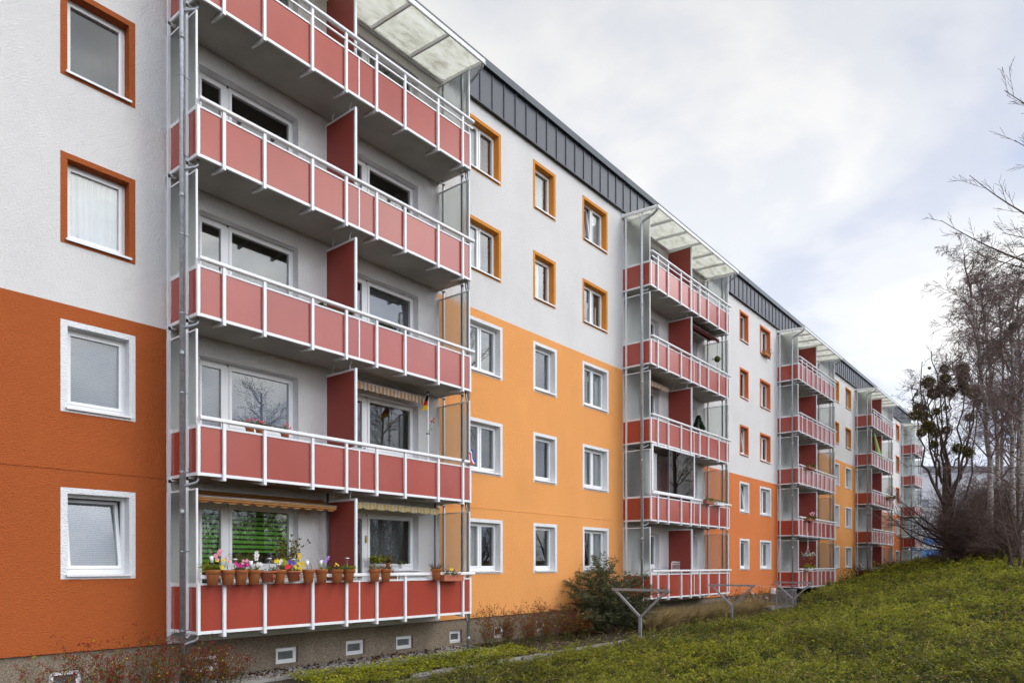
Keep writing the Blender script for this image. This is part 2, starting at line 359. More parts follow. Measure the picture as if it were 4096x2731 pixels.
# ------------------------------------------------------------------ the apartment building
PER, TX, TW, BD, ZB, ST = 16.639, 6.255, 7.121, 1.144, -1.217, 2.8
XL, XR = -7.0, 76.5
ZPL, ZRF = -1.444, 12.93
bld = empty('apartment_building', (0, 0, H))
tag(bld, 'long five storey apartment block, white above orange and yellow, with stacked red balconies', 'building')
holes = []                                    # (x0,x1,z0,z1) openings in the facade
SEC = [(XL, TX, 'orange', 4.375)]
for i in range(5):
    a = TX+i*PER; w = TW if i < 4 else 3.56
    SEC.append((a, a+w, 'white', None))
    b = a+PER if i < 4 else XR
    SEC.append((a+w, b, ('yellow', 'red')[i % 2], (7.15, 4.42)[i % 2]))

def curtain_sheet(parent, kind, x0, x1, z0, z1, y, name='curtain'):
    flat = 'blind' in kind
    def fn(u, v):
        x = x0+(x1-x0)*u; d = 0 if flat else .022*math.sin(u*(x1-x0)*62+math.sin(v*3)*.6)+.008*math.sin(u*37)
        return (x, y+d, z0+(z1-z0)*v)
    return MB().grid(fn, 1 if flat else max(8, int((x1-x0)*55)), 2).build('blind' if flat else name, kind, parent)

def casement(fr, x0, x1, z0, z1, y, bottom=.07, w=.055):
    """fixed frame plus proud sash ring; returns glass rectangle"""
    fr.box(x0, x0+w, y, y+.07, z0, z1); fr.box(x1-w, x1, y, y+.07, z0, z1)
    fr.box(x0+w, x1-w, y, y+.07, z1-w, z1); fr.box(x0+w, x1-w, y, y+.07, z0, z0+bottom)
    s = .05; a, b, c, d = x0+w, x1-w, z0+bottom, z1-w
    return sash(fr, a, b, c, d, y+.012, s)
def sash(fr, a, b, c, d, y, s=.05):
    fr.box(a, a+s, y-.03, y+.05, c, d); fr.box(b-s, b, y-.03, y+.05, c, d)
    fr.box(a+s, b-s, y-.03, y+.05, c, c+s); fr.box(a+s, b-s, y-.03, y+.05, d-s, d)
    return (a+s, b-s, c+s, d-s)

def window(X0, X1, Z0, Z1, col, double=False, curtains=(), tilt=0, sill=True, right_only=None):
    """X0..Z1: outer edge of the painted surround"""
    w = X1-X0; h = Z1-Z0; bx, bt, bb = .105, .095, .055
    x0, x1, z0, z1 = bx, w-bx, bb, h-bt
    holes.append((X0+x0, X1-bx, Z0+z0, Z0+z1))
    fr = MB(); y = .185; panes = []; fb = .115
    if double:
        mid = (x0+x1)/2
        fr.box(mid-.03, mid+.03, y, y+.07, z0+fb, z1-.055)
        W0 = .055
        fr.box(x0, x0+W0, y, y+.07, z0, z1); fr.box(x1-W0, x1, y, y+.07, z0, z1)
        fr.box(x0+W0, x1-W0, y, y+.07, z1-W0, z1); fr.box(x0+W0, x1-W0, y, y+.07, z0, z0+fb)
        cells = [(x0+W0, mid-.03), (mid+.03, x1-W0)]
    else:
        W0 = .055
        fr.box(x0, x0+W0, y, y+.07, z0, z1); fr.box(x1-W0, x1, y, y+.07, z0, z1)
        fr.box(x0+W0, x1-W0, y, y+.07, z1-W0, z1); fr.box(x0+W0, x1-W0, y, y+.07, z0, z0+fb)
        cells = [(x0+W0, x1-W0)]
    for k in range(2): fr.box(x0+.15+k*(w-.56), x0+.20+k*(w-.56), y-.004, y+.01, z0+.045, z0+.06)
    o_f = None
    sashes = []
    for k, (a, b) in enumerate(cells):
        if tilt and k == 0: sashes.append((a, b)); continue
        g = sash(fr, a, b, z0+fb, z1-W0, y+.012); panes.append((g, None))
    o_f = fr.build('window', 'white_plastic', bld, (X0, 0, Z0))
    for (a, b) in sashes:
        sb = MB(); zz = z0+fb; g = sash(sb, a, b, 0, z1-W0-zz, 0, .055)
        so_ = sb.build('sash', 'white_plastic', o_f, (0, y+.015, zz)); so_.rotation_euler = (-math.radians(tilt), 0, 0)
        po = MB().box(g[0], g[1], .01, .022, g[2], g[3]).build('pane', 'window_glass', o_f, (0, y+.015, zz)); po.rotation_euler = so_.rotation_euler
    for g, _ in panes:
        MB().box(g[0]-.005, g[1]+.005, y+.018, y+.03, g[2]-.005, g[3]+.005).build('pane', 'window_glass', o_f)
    # surround: proud ring with reveals
    s = MB(); p = -.005; ys = y-.002
    for (a, b, c, d) in ((0, x0, 0, h), (x1, w, 0, h), (x0, x1, 0, z0), (x0, x1, z1, h)):
        s.box(a, b, p, ys if False else .12, c, d)
    s.box(x0-.004, x0, .12, ys, z0, z1); s.box(x1, x1+.004, .12, ys, z0, z1); s.box(x0, x1, .12, ys, z1, z1+.004); s.box(x0, x1, .12, ys, z0-.004, z0)
    s.build('surround', 'surround_'+col, o_f)
    sl = MB().box(x0-.03, x1+.03, -.055, y-.004, z0+.004, z0+.026).box(x0-.03, x1+.03, -.058, -.052, z0-.012, z0+.026)
    sl.build('sill', 'white_metal', o_f)
    for c in curtains:
        kind, u0, u1 = c[0], c[1], c[2]; v0, v1 = (c[3], c[4]) if len(c) > 3 else (0, 1)
        curtain_sheet(o_f, kind, x0+(x1-x0)*u0, x0+(x1-x0)*u1, z0+.05+(z1-z0-.05)*v0, z0+(z1-z0)*v1, y+(.27 if tilt > 8 else .085))
    return o_f

# left section windows
for k in range(5):
    cs = [(('white_blind', 0, 1),), (('white_blind', 0, 1),), (('net_curtain', 0, 1),), (), ()][k]  # net curtain is added to brighten the pane like a mirrored cloud
    z = ST*k
    window(4.503, 5.702, (-.219 if k < 2 else -.205)+z, 1.315+z, 'white' if k < 2 else 'orange', False, cs, tilt=9 if k == 0 else 0)
# three columns per stair section
CURT = [(('net_curtain', 0, .62), ('brown_curtain', .62, 1)), (('net_curtain', 0, .45, 0, .35),), (('grey_curtain', 0, .6), ('brown_curtain', .72, 1)),
        (('lace_curtain', 0, 1),), (('white_blind', 0, .8),), (), (('net_curtain', 0, .5),), (('grey_curtain', .3, 1),)]
for s in range(4):
    o0 = TX+s*PER; lim = 3 if s % 2 == 0 else 2; colr = ('yellow', 'red')[s % 2]
    for k in range(5):
        wht = k < lim; col = 'white' if wht else colr; e = .03 if wht else 0; z = ST*k
        zb, zt = (-.225, 1.315) if wht else (-.205, 1.307)
        for ci, (a, b, dbl) in enumerate(((8.09, 9.685, True), (11.223, 12.414, False), (13.971, 15.58, True))):
            if ci == 0 and s > 0: continue
            if s == 0:
                cur = {(0, 4): CURT[0], (0, 3): CURT[0], (0, 2): (('grey_curtain', .0, .3), ('lace_curtain', .5, 1)), (0, 1): (('lace_curtain', .5, 1),), (0, 0): (('net_curtain', 0, .5), ('net_curtain', .5, 1, 0, .1)),
                       (1, 4): (('net_curtain', 0, .75), ('brown_curtain', .78, 1)), (1, 3): (('net_curtain', 0, .55), ('brown_curtain', .8, 1)), (1, 2): (('lace_curtain', 0, 1),), (1, 1): (('lace_curtain', 0, .8),), (1, 0): (),
                       (2, 4): (('net_curtain', .5, .75), ('grey_curtain', .75, 1)), (2, 3): (('net_curtain', .5, .72), ('brown_curtain', .72, 1), ('net_curtain', 0, .3, 0, .4)),
                       (2, 2): (('grey_curtain', .55, 1),), (2, 1): (('grey_curtain', .1, .35), ('grey_curtain', .55, 1)), (2, 0): (('grey_curtain', .55, 1),)}[(ci, k)]
            else: cur = R.choice(CURT)
            tl = 7 if (s, ci, k) in ((0, 2, 4), (1, 1, 2), (1, 1, 1)) else 0
            window(o0+a, o0+b+e*2, zb+z, zt+z, col, dbl, cur, tilt=tl)

# balcony doors with windows beside them: opening relative to the tower edge
def balcony_window(n, off, k, curt=()):
    X0 = TX+n*PER+off; x1 = 2.195; zs = -.10; zf = ZB+.17; zt = 1.25; y = .185
    z = ST*k
    holes.append((X0, X0+x1, zf+z, zt+z))
    fr = MB()
    # door leaf, left
    g1 = None
    fr.box(0, .055, y, y+.07, zf, zt); fr.box(.055, .66, y, y+.07, zt-.055, zt); fr.box(.60, .70, y, y+.07, zf, zt-.055)
    g1 = sash(fr, .055, .60, zf+.03, zt-.055, y+.012, .075)
    fr.box(.70, x1, y, y+.07, zt-.055, zt); fr.box(x1-.055, x1, y, y+.07, zs, zt-.055); fr.box(.70, x1-.055, y, y+.07, zs, zs+.09)
    g2 = sash(fr, .70, x1-.055, zs+.09, zt-.055, y+.012, .06)
    o = fr.build('balcony_window', 'white_plastic', bld, (X0, 0, z))
    for g in (g1, g2): MB().box(g[0]-.005, g[1]+.005, y+.018, y+.03, g[2]-.005, g[3]+.005).build('pane', 'window_glass', o)
    s = MB(); ys = y-.002      # white reveals and the low parapet under the window
    s.box(-.004, 0, 0, ys, zf, zt); s.box(x1, x1+.004, 0, ys, zf, zt); s.box(0, x1, 0, ys, zt, zt+.004)
    s.box(.70, x1, -.002, y+.05, zf, zs-.03); s.build('reveal', 'surround_white', o)
    MB().box(.68, x1+.03, -.06, y-.004, zs-.028, zs-.004).build('sill', 'white_metal', o)
    if n == 0 and k == 0 and off > 2: MB().box(.625, .66, y-.05, y-.02, .55, .72).build('thermometer', 'brass', o)
    MB().box(.585, .61, y-.07, y-.02, -.02, .03).box(.59, .605, y-.075, y-.055, -.02, .12).build('handle', 'white_plastic', o)
    for c in curt:
        kind, a, b, c0, c1 = c
        curtain_sheet(o, kind, a, b, c0, c1, y+.085)
BW = {(0, 0): (('green_blind', .06, .64, -.12, 1.2), ('green_blind', .72, 2.14, .28, 1.2)), (0, 1): (('white_blind', .06, .64, -.9, 1.2), ('white_blind', .72, 2.14, .2, 1.2)),
      (0, 2): (), (0, 3): (), (0, 4): (), (1, 0): (('lace_curtain', .72, 1.75, -.1, 1.2), ('lace_curtain', .06, .6, -1, 1.2)), (1, 1): (), (1, 2): (('lace_curtain', .72, 2.1, -.1, 1.2), ('net_curtain', .06, .6, -1, .4)),
      (1, 3): (), (1, 4): ()}
for n in range(5):
    for fl, off in ((0, .64), (1, 4.19)):
        if n == 4 and fl: continue
        for k in range(5):
            c = BW[(fl, k)] if n == 0 else R.choice([(), (('net_curtain', .75, 1.5, -.1, 1.2),), (('grey_curtain', .1, .6, -1, 1.2),), (('lace_curtain', .72, 2.1, -.1, 1.2),)])
            balcony_window(n, off, k, c)

# facade sheets: grid of quads round the openings
def wall_sheet(x0, x1, z0, z1, split, mats, y=0.0, hs=None, name='wall'):
    hs = [h for h in (holes if hs is None else hs) if h[0] < x1 and h[1] > x0]
    xs = sorted({x0, x1} | {v for h in hs for v in h[:2] if x0 < v < x1}); zs = sorted({z0, z1} | {v for h in hs for v in h[2:] if z0 < v < z1} | ({split} if split else set()))
    b = MB()
    for i in range(len(xs)-1):
        for j in range(len(zs)-1):
            cx_, cz_ = (xs[i]+xs[i+1])/2, (zs[j]+zs[j+1])/2
            if any(h[0] < cx_ < h[1] and h[2] < cz_ < h[3] for h in hs): continue
            b.face([(xs[i], y, zs[j]), (xs[i+1], y, zs[j]), (xs[i+1], y, zs[j+1]), (xs[i], y, zs[j+1])], 1 if (split and cz_ < split) else 0)
    return b, mats
for (a, b_, col, split) in SEC:
    if col == 'white':
        mb, mt = wall_sheet(a, b_, ZPL, ZRF+.06, None, ['render_white'])
    else:
        mb, mt = wall_sheet(a, b_, ZPL, ZRF+.06, split, ['render_white', 'render_'+col])
        hs = sorted((h[0]-.12, h[1]+.12) for h in holes if h[0] > a and h[1] < b_ and h[2] < 1.62 < h[3])
        mb.box(a, b_, -.010, .004, 1.612, 1.628, 1); mb.face([(a, 0, ZPL), (b_, 0, ZPL), (b_, .06, ZPL), (a, .06, ZPL)], 1)
    o = mb.build('wall', mt, bld)
    if col != 'white': o['label'] = {'orange': 'burnt orange and white rendered wall section', 'yellow': 'bright yellow orange and white rendered wall section', 'red': 'salmon orange and white rendered wall section'}[col]
    else: o['label'] = 'white rendered wall behind the balconies'
# plinth with cellar windows
ch = []
CELL = [(4.35, 4.86, -2.08, -1.74), (6.824, 7.335, -2.05, -1.735), (8.574, 9.12, -2.083, -1.738), (10.403, 10.96, -2.079, -1.735), (11.941, 12.51, -2.082, -1.752), (13.84, 14.33, -2.088, -1.752), (15.68, 16.15, -2.088, -1.74), (17.68, 18.19, -2.05, -1.70),
        (19.7, 20.2, -2.08, -1.74), (24.97, 25.55, -2.09, -1.755), (26.9, 27.47, -2.08, -1.765), (28.517, 29.09, -2.098, -1.772), (30.28, 31.15, -2.10, -1.77), (31.99, 32.56, -2.09, -1.76), (36.2, 36.86, -2.08, -1.79), (37.79, 38.46, -2.18, -1.68), (46.0, 46.6, -2.09, -1.78), (48.5, 49.1, -2.09, -1.78)]
for c in CELL: ch.append(c)
mb, mt = wall_sheet(XL, XR, -3.2, ZPL+.01, None, ['plinth_plaster'], .055, ch, 'plinth')
for c in ch:
    mb.box(c[1], c[1]+.004, .06, .19, c[2], c[3]); mb.box(c[0]-.004, c[0], .06, .19, c[2], c[3]); mb.box(c[0], c[1], .06, .19, c[3], c[3]+.004); mb.box(c[0], c[1], .06, .19, c[2]-.004, c[2])
o = mb.build('plinth', mt, bld); o['label'] = 'grey brown pebble dash plinth at the foot of the block'
for c in ch:
    w, h = c[1]-c[0], c[3]-c[2]; fr = MB(); y = .13; t = .045
    fr.box(0, t, y, y+.05, 0, h); fr.box(w-t, w, y, y+.05, 0, h); fr.box(t, w-t, y, y+.05, h-t, h); fr.box(t, w-t, y, y+.05, 0, t)
    t2 = .085
    fr.box(t, t2, y-.02, y+.03, t, h-t); fr.box(w-t2, w-t, y-.02, y+.03, t, h-t); fr.box(t2, w-t2, y-.02, y+.03, h-t2, h-t); fr.box(t2, w-t2, y-.02, y+.03, t, t2)
    o = fr.build('cellar_window', 'white_plastic', bld, (c[0], 0, c[2]))
    g = MB()
    for i in range(int((h-2*t2)/.022)+1): g.box(t2, w-t2, y+.016, y+.022, t2+i*.022, t2+i*.022+.008)
    g.build('vent_grille', 'galvanised', o); MB().box(t2, w-t2, y+.032, y+.045, t2, h-t2).build('pane', 'window_glass', o)
# body behind the facade, end walls, roof
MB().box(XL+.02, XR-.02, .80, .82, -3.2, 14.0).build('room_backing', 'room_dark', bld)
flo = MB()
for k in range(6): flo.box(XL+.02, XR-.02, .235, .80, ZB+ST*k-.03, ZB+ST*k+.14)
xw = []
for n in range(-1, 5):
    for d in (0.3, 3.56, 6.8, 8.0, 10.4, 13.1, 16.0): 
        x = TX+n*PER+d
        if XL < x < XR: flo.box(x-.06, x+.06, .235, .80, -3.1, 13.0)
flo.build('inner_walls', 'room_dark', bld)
eb = MB().box(XR-.01, XR, 0.0, 11.0, -3.2, ZRF+.2).box(XL, XL+.01, 0.0, 11.0, -3.2, ZRF+.2).box(XL, XR, 10.9, 11.0, -3.2, ZRF+.2)
eb.build('end_wall', 'render_white', bld)
rf = MB()
zf0, zf1 = ZRF-.02, 13.97
rf.box(XL-.12, XR+.12, -.105, -.07, zf0, zf1)
rf.box(XR+.08, XR+.12, -.07, 11.1, zf0, zf1); rf.box(XL-.12, XL-.08, -.07, 11.1, zf0, zf1); rf.box(XL, XR, 11.06, 11.1, zf0, zf1); rf.box(XL, XR, -.07, 11.06, 13.6, 13.7)
x = 14.9-math.floor((14.9-XL)/.524)*.524; k = 0
while x < XR+.1:
    rf.box(x-.011, x+.011, -.135, -.105, zf0+.02, zf1); x += .524
rf.box(XL-.12, XR+.12, -.125, -.105, zf0-.012, zf0+.02)
o = rf.build('roof_fascia', 'roof_metal', bld); o['label'] = 'dark grey standing seam metal band along the eaves'
cp = MB()
x = XL-.2
while x < XR+.15:
    e = min(x+2.98, XR+.2); z0, z1 = 13.945, 14.235
    cp.face([(x, -.215, z0), (e, -.215, z0), (e, -.145, z1), (x, -.145, z1)]); cp.face([(x, -.145, z1), (e, -.145, z1), (e, .4, z1+.04), (x, .4, z1+.04)])
    cp.face([(x, -.10, z0+.015), (e, -.10, z0+.015), (e, -.215, z0), (x, -.215, z0)]); cp.face([(x, .4, z1+.04), (e, .4, z1+.04), (e, .4, 13.7), (x, .4, 13.7)])
    cp.face([(x, -.215, z0), (x, -.145, z1), (x, .4, z1+.04), (x, .4, z0)]); cp.face([(e, -.215, z0), (e, .4, z0), (e, .4, z1+.04), (e, -.145, z1)])
    x += 3.0
cp.build('roof_cap', 'roof_cap_metal', bld)
MB().tube([(57, 1.2, 13.7), (57, 1.2, 14.6)], .02).tube([(56.6, 1.2, 14.55), (57.5, 1.2, 14.62)], .012).build('roof_aerial', 'galvanised', bld)

# balconies -------------------------------------------------------------------
PX = [.485, 1.30, 2.37, 3.21, 4.03, 4.865, 5.93, 6.79]
def oct_rail(mb, x0, x1, yc, zc, hw, hh):
    c = .55; pts = [(hw, hh*c), (hw*c, hh), (-hw*c, hh), (-hw, hh*c), (-hw, -hh*c), (-hw*c, -hh), (hw*c, -hh), (hw, -hh*c)]; i = len(mb.v)
    for x in (x0, x1): mb.v += [(x, yc+p[0], zc+p[1]) for p in pts]
    for j in range(8): mb.f.append((i+j, i+(j+1) % 8, i+8+(j+1) % 8, i+8+j)); mb.m.append(0)
    mb.f.append(tuple(i+j for j in range(8))); mb.m.append(0); mb.f.append(tuple(i+8+j for j in reversed(range(8)))); mb.m.append(0)
def balcony(top=False, half=False, fine=True):
    Wd = 3.56 if half else TW
    pxs = [p for p in PX if p < Wd-.15]
    root = MB().box(.03, Wd-.03, -1.10, -.002, .035, .165).build('balcony', 'soffit_shade_paint', None)
    # fronts: red infill between the posts
    xs = [.05]+pxs+[Wd-.05]; spans = []
    for i in range(len(xs)-1):
        a, b = xs[i]+.02, xs[i+1]-.02
        if not half and xs[i] < 3.573 < xs[i+1]: spans += [(a, 3.573), (3.573, b)]
        else: spans.append((a, b))
    if fine:
        for a, b in spans: MB().box(a, b, -1.136, -1.126, .066, .876).build('front_panel', 'panel_red', root)
    else:
        q = MB()
        for a, b in spans: q.box(a, b, -1.136, -1.126, .066, .876)
        q.build('front_panel', 'panel_red', root)
    q = MB()
    q.box(.052, Wd-.052, -1.150, -1.108, .012, .066).box(.052, Wd-.052, -1.150, -1.108, .876, .913)
    if not half: q.box(3.558, 3.588, -1.150, -1.112, .066, .876)
    for xx in (0, Wd-.052): q.box(xx, xx+.052, -1.156, -1.100, .005, .918)
    q.build('front_frame', 'white_metal', root)
    zt = 1.20 if top else .985
    pz = []
    for p in pxs:
        b = MB().box(p-.028, p+.028, -1.196, -1.1505, -.055, zt)
        b.box(p-.02, p+.02, -1.150, -1.112, -.055, .010)
        i = len(b.v)                        # tapered bracket arm under the slab
        b.v += [(p-.02, -1.112, -.055), (p+.02, -1.112, -.055), (p+.02, -1.112, .03), (p-.02, -1.112, .03), (p-.02, -.74, .0), (p+.02, -.74, .0), (p+.02, -.74, .03), (p-.02, -.74, .03)]
        for k in ((0, 1, 2, 3), (7, 6, 5, 4), (0, 4, 5, 1), (1, 5, 6, 2), (2, 6, 7, 3), (3, 7, 4, 0)): b.f.append(tuple(i+x for x in k)); b.m.append(0)
        pz.append(b)
    if fine:
        for b in pz: b.build('post', 'white_metal', root)
    else:
        q = MB()
        for b in pz:
            i = len(q.v); q.v += b.v; q.f += [tuple(i+x for x in f) for f in b.f]; q.m += b.m
        q.build('post', 'white_metal', root)
    q = MB(); oct_rail(q, .02, Wd+.07, -1.175, zt+.036, .045, .038)
    q.build('handrail', 'white_metal', root)
    if top: MB().box(.02, Wd+.04, -1.1905, -1.155, 1.045, 1.078).build('middle_rail', 'white_metal', root)
    # sides
    for sgn, x0 in ((-1, 0.0), (1, Wd)):
        e = lambda a, b: (min(x0+sgn*a, x0+sgn*b), max(x0+sgn*a, x0+sgn*b))
        cuts = [(-.015, -.135), (-.185, -.795), (-.845, -1.095)]
        q = MB()
        for (ya, yb) in cuts: q.box(*e(-.012, -.003), yb, ya, .066, .845)
        q.build('side_panel', 'panel_red', root)
        q = MB()
        q.box(*e(-.03, .004), -1.099, -.006, .012, .066).box(*e(-.03, .004), -1.099, -.006, .845, .913)
        for yc in (-.16, -.82): q.box(*e(.0045, .052), yc-.025, yc+.025, -.06, 2.8 if not top else 2.74-.09*abs(yc))
        for yc in (-.16, -.82): q.box(*e(-.10, .0045), yc-.03, yc+.03, -.028, .010)
        q.build('side_frame', 'white_metal', root)
        st = 2.585
        q = MB()
        q.box(*e(-.028, .002), -.036, -.004, .914, st).box(*e(-.028, .002), -1.118, -1.084, .919, st).box(*e(-.028, .002), -1.084, -.036, st-.03, st)
        q.build('screen_frame', 'white_metal', root)
        MB().box(*e(-.018, -.010), -1.082, -.038, .916, st-.032).build('glass_screen', 'frosted_glass', root)
    if not half:
        MB().box(3.545, 3.575, -1.02, -.05, .27, 2.62).build('divider_panel', 'divider_red', root)
        q = MB().box(3.535, 3.585, -1.065, -1.02, .165, 2.665).box(3.535, 3.585, -.05, -.012, .23, 2.665).box(3.535, 3.585, -1.02, -.05, 2.62, 2.665).box(3.535, 3.585, -1.02, -.05, .225, .27)
        for yc in (-.85, -.25): q.tube([(3.56, yc, 2.665), (3.56, yc, 2.76), (3.56, yc-.05, 2.83)], .013, 6)
        q.box(3.44, 3.68, -1.10, -1.03, .93, .955)
        q.build('divider_frame', 'white_metal', root)
    # drain spout to the downpipe
    MB().tube([(.10, -.98, .04), (.10, -.98, -.06), (.07, -.97, -.10), (-.06, -.88, -.155), (-.12, -.84, -.19)], .024, 8).build('drain_spout', 'galvanised', root, None, True)
    if not half: MB().tube([(Wd-.02, -.98, .04), (Wd+.0, -.98, -.12), (Wd+.06, -.98, -.2), (Wd+.075, -.98, -.26)], .024, 8).build('drain_spout', 'galvanised', root, None, True)
    if top:
        c = MB(); zw, zo, yo = 13.14-ST*4-ZB-.41, 0, -1.46
        zw = 12.735-(ZB+ST*4); za = lambda y: zw+.075*y/1.46
        n = 6 if not half else 3
        xa, xb = -.10, Wd+.16
        for i in range(n+1):
            x = xa+.03+(xb-xa-.06)*i/n
            c.bar((x, -.01, za(0)+.0), (x, yo, za(yo)), .05, .085)
        c.bar((xa, yo-.02, za(yo)+.005), (xb, yo-.02, za(yo)+.005), .04, .10); c.box(xa, xb, -.06, -.005, zw-.055, zw+.10)
        for i in range(n):
            x = xa+.03+(xb-xa-.06)*(i+.5)/n; hw = (xb-xa-.06)/n/2-.03
            c.box(x-hw, x+hw, -.10, -.066, zw-.03, zw-.012)
        co = c.build('canopy_frame', 'white_metal', root)
        s = MB()
        def sheet(u, v): y = yo*1.01*v; return (xa+(xb-xa)*u, y, za(y)+.05)
        s.grid(sheet, 1, 1); s.grid(lambda u, v: (xa+(xb-xa)*(1-u), yo*1.01*v, za(yo*1.01*v)+.06), 1, 1)
        s.build('canopy_sheet', 'canopy_sheet', root)
        MB().tube([(xa, yo-.03, za(yo)-.055), (xb, yo-.03, za(yo)-.055)], .028, 8).build('gutter', 'white_metal', root)
    return root
protos = {}
for n in range(5):
    for k in range(5):
        key = (k == 4, n == 4, True)
        loc = (TX+n*PER - (.35 if n == 4 else 0), 0, ZB+ST*k)
        if key not in protos:
            o = balcony(*key); protos[key] = o; o.parent = bld; o.location = loc
        else: o = copy_tree(protos[key], bld, loc)
# downpipes
for n in range(5):
    x0 = TX+n*PER-(.35 if n == 4 else 0); Wd = TW if n < 4 else 3.56
    for sgn, xx, yy in ((-1, x0-.12, -.84), (1, x0+Wd+.075, -.98)):
        top = 12.3; xe = x0-.06 if sgn < 0 else x0+Wd+.12
        p = MB().tube([(xx, yy, -2.5), (xx, yy, top-.25), (xx, yy, top-.1), (xx+.01, yy-.07, top), (xe, -1.30, top+.17), (xe, -1.42, top+.26), (xe, -1.47, top+.36)], .043, 12)
        z = -1.9
        while z < top-.4:
            p.tube([(xx, yy, z), (xx, yy, z+.10)], .047, 12); z += 2.8
        o = p.build('downpipe', 'galvanised', bld, None, True)
        z = -1.15
        while z < top-.3:
            q = MB().tube([(xx, yy, z), (xx, yy, z+.02)], .053, 10); q.box(xx+.03, xx+.15 if sgn < 0 else xx+.055, yy-.012, yy+.012, z, z+.02)
            q.build('pipe_clamp', 'galvanised', o); z += 1.4

# ------------------------------------------------------------------ the ground (heights relative to the lens, lifted by H)
def sst(a, b, x): t = np.clip((x-a)/(b-a), 0, 1); return t*t*(3-2*t)
BX = np.array([-40, 5, 20, 27, 33, 38, 42, 48, 54, 62, 70, 82, 120]); BZ = np.array([-1.95, -1.95, -1.95, -1.92, -1.72, -1.45, -1.20, -.75, -.36, -.02, .42, .9, 1.2])
CX = np.array([-40, 0, 5, 10, 20, 30, 40, 50, 62, 80, 120]); CZ = np.array([-1.7, -1.62, -1.5, -1.22, -.72, -.28, .16, .52, .85, 1.1, 1.3])
def hedge_top(x, y):
    x = np.asarray(x, float); y = np.asarray(y, float)
    b = np.interp(x, BX, BZ); c = np.interp(x, CX, CZ)
    y0 = -3.3+2.2*sst(30, 48, x)
    return b+(np.maximum(c, b)-b)*sst(0, 1, (y0-y)/(9.5+0*x))
def hedge_edge(x): return -3.45+2.3*sst(29, 46, np.asarray(x, float))
FLAT = lambda y: -2.19-.09*np.clip(-y, 0, 2)
def ground_z(x, y):
    x = np.asarray(x, float); y = np.asarray(y, float)
    e = hedge_edge(x); f = FLAT(y)
    g = np.maximum(hedge_top(x, y)-.42, f)
    g = f+(g-f)*sst(0, .6, e-y)
    r = np.interp(x, [30, 40, 50, 60, 70, 90], [0, .12, .55, .95, 1.3, 1.7])          # the strip at the wall rises too
    g = np.where(y > e-.6, np.maximum(g, f+r*(1-.0*y)), g)
    far = sst(60, 160, np.hypot(np.maximum(np.abs(x-35)-45, 0), np.minimum(y, 0)*.8)); g = g*(1-far)+(-.6)*far
    return np.where(y > .5, -2.25+0*g, g)
def axis(fine, coarse): return np.unique(np.concatenate([np.arange(*fine), np.array(coarse, float)]))
gx = axis((-14, 90, .5), [-1500, -700, -300, -150, -80, -40, -25, 95, 105, 120, 140, 180, 250, 400, 700, 1500]); gy = axis((-26, .6, .3), [-1500, -700, -300, -150, -90, -60, -45, -35, -30, 12, 40, 100, 300, 700, 1500])
GX, GY = np.meshgrid(gx, gy, indexing='ij'); GZ = ground_z(GX, GY)+H
V = np.stack([GX, GY, GZ], -1).reshape(-1, 3); ii = np.arange(len(gx)*len(gy)).reshape(len(gx), len(gy))
F = np.stack([ii[:-1, :-1], ii[1:, :-1], ii[1:, 1:], ii[:-1, 1:]], -1).reshape(-1, 4)
tag(npmesh('ground', V, F, 'soil', smooth=True), kind='structure')
def gz(x, y): return float(ground_z(x, y))+H
# path with its kerb
KY = lambda x: -2.14+.02*math.sin(x*.7)
def strip(name, xs, ya, yb, dz, mat):
    b = MB()
    for a, c in zip(xs[:-1], xs[1:]):
        b.face([(a, ya, gz(a, ya)+dz), (c, ya, gz(c, ya)+dz), (c, yb, gz(c, yb)+dz), (a, yb, gz(a, yb)+dz)])
    return b.build(name, mat)
tag(strip('path', [float(v) for v in np.arange(-8, 46.1, 1)], -3.62, -2.20, .010, 'asphalt'), kind='structure')
kb = MB(); x = 10.4; i = 0
while x < 45:
    a = gz(x, -2.15); b = gz(x+.985, -2.15); j = R.uniform(-.008, .008)
    kb.bar((x, -2.15+j, a+.01), (x+.985, -2.15+j, b+.01), .085, .14); x += 1.0
tag(kb.build('kerb', 'kerb_concrete'), kind='structure')
ge = MB(); x = 4.0
while x < 14.2: ge.bar((x, -.80, gz(x, -.8)+.0), (x+.985, -.80+R.uniform(-.01, .01), gz(x+1, -.8)+.0), .06, .12); x += 1.0
ge.bar((14.25, -.06, gz(14.2, -.1)), (14.25, -1.25, gz(14.2, -1)), .10, .14); ge.bar((13.2, -1.25, gz(13.2, -1.2)), (14.2, -1.25, gz(14.2, -1.2)), .3, .12)
tag(ge.build('gravel_edging', 'kerb_concrete'), kind='structure')
# gravel strip
n = 15000
P = np.stack([NR.uniform(4, 14.15, n), NR.uniform(-.76, .03, n), np.zeros(n)], 1); P[:, 2] = ground_z(P[:, 0], P[:, 1])+H+NR.uniform(-.004, .022, n)
base = np.array([(1, 0, 0), (-1, 0, 0), (0, 1, 0), (0, -1, 0), (0, 0, .7), (0, 0, -.7)], float)
fc = np.array(((0, 2, 4), (2, 1, 4), (1, 3, 4), (3, 0, 4), (2, 0, 5), (1, 2, 5), (3, 1, 5), (0, 3, 5)))
S = NR.uniform(.010, .024, (n, 1, 3)); th = NR.uniform(0, 6.28, n); c_, s_ = np.cos(th), np.sin(th)
B = base[None]*S; B = np.stack([B[..., 0]*c_[:, None]-B[..., 1]*s_[:, None], B[..., 0]*s_[:, None]+B[..., 1]*c_[:, None], B[..., 2]], -1)+NR.normal(0, .003, (n, 6, 3))
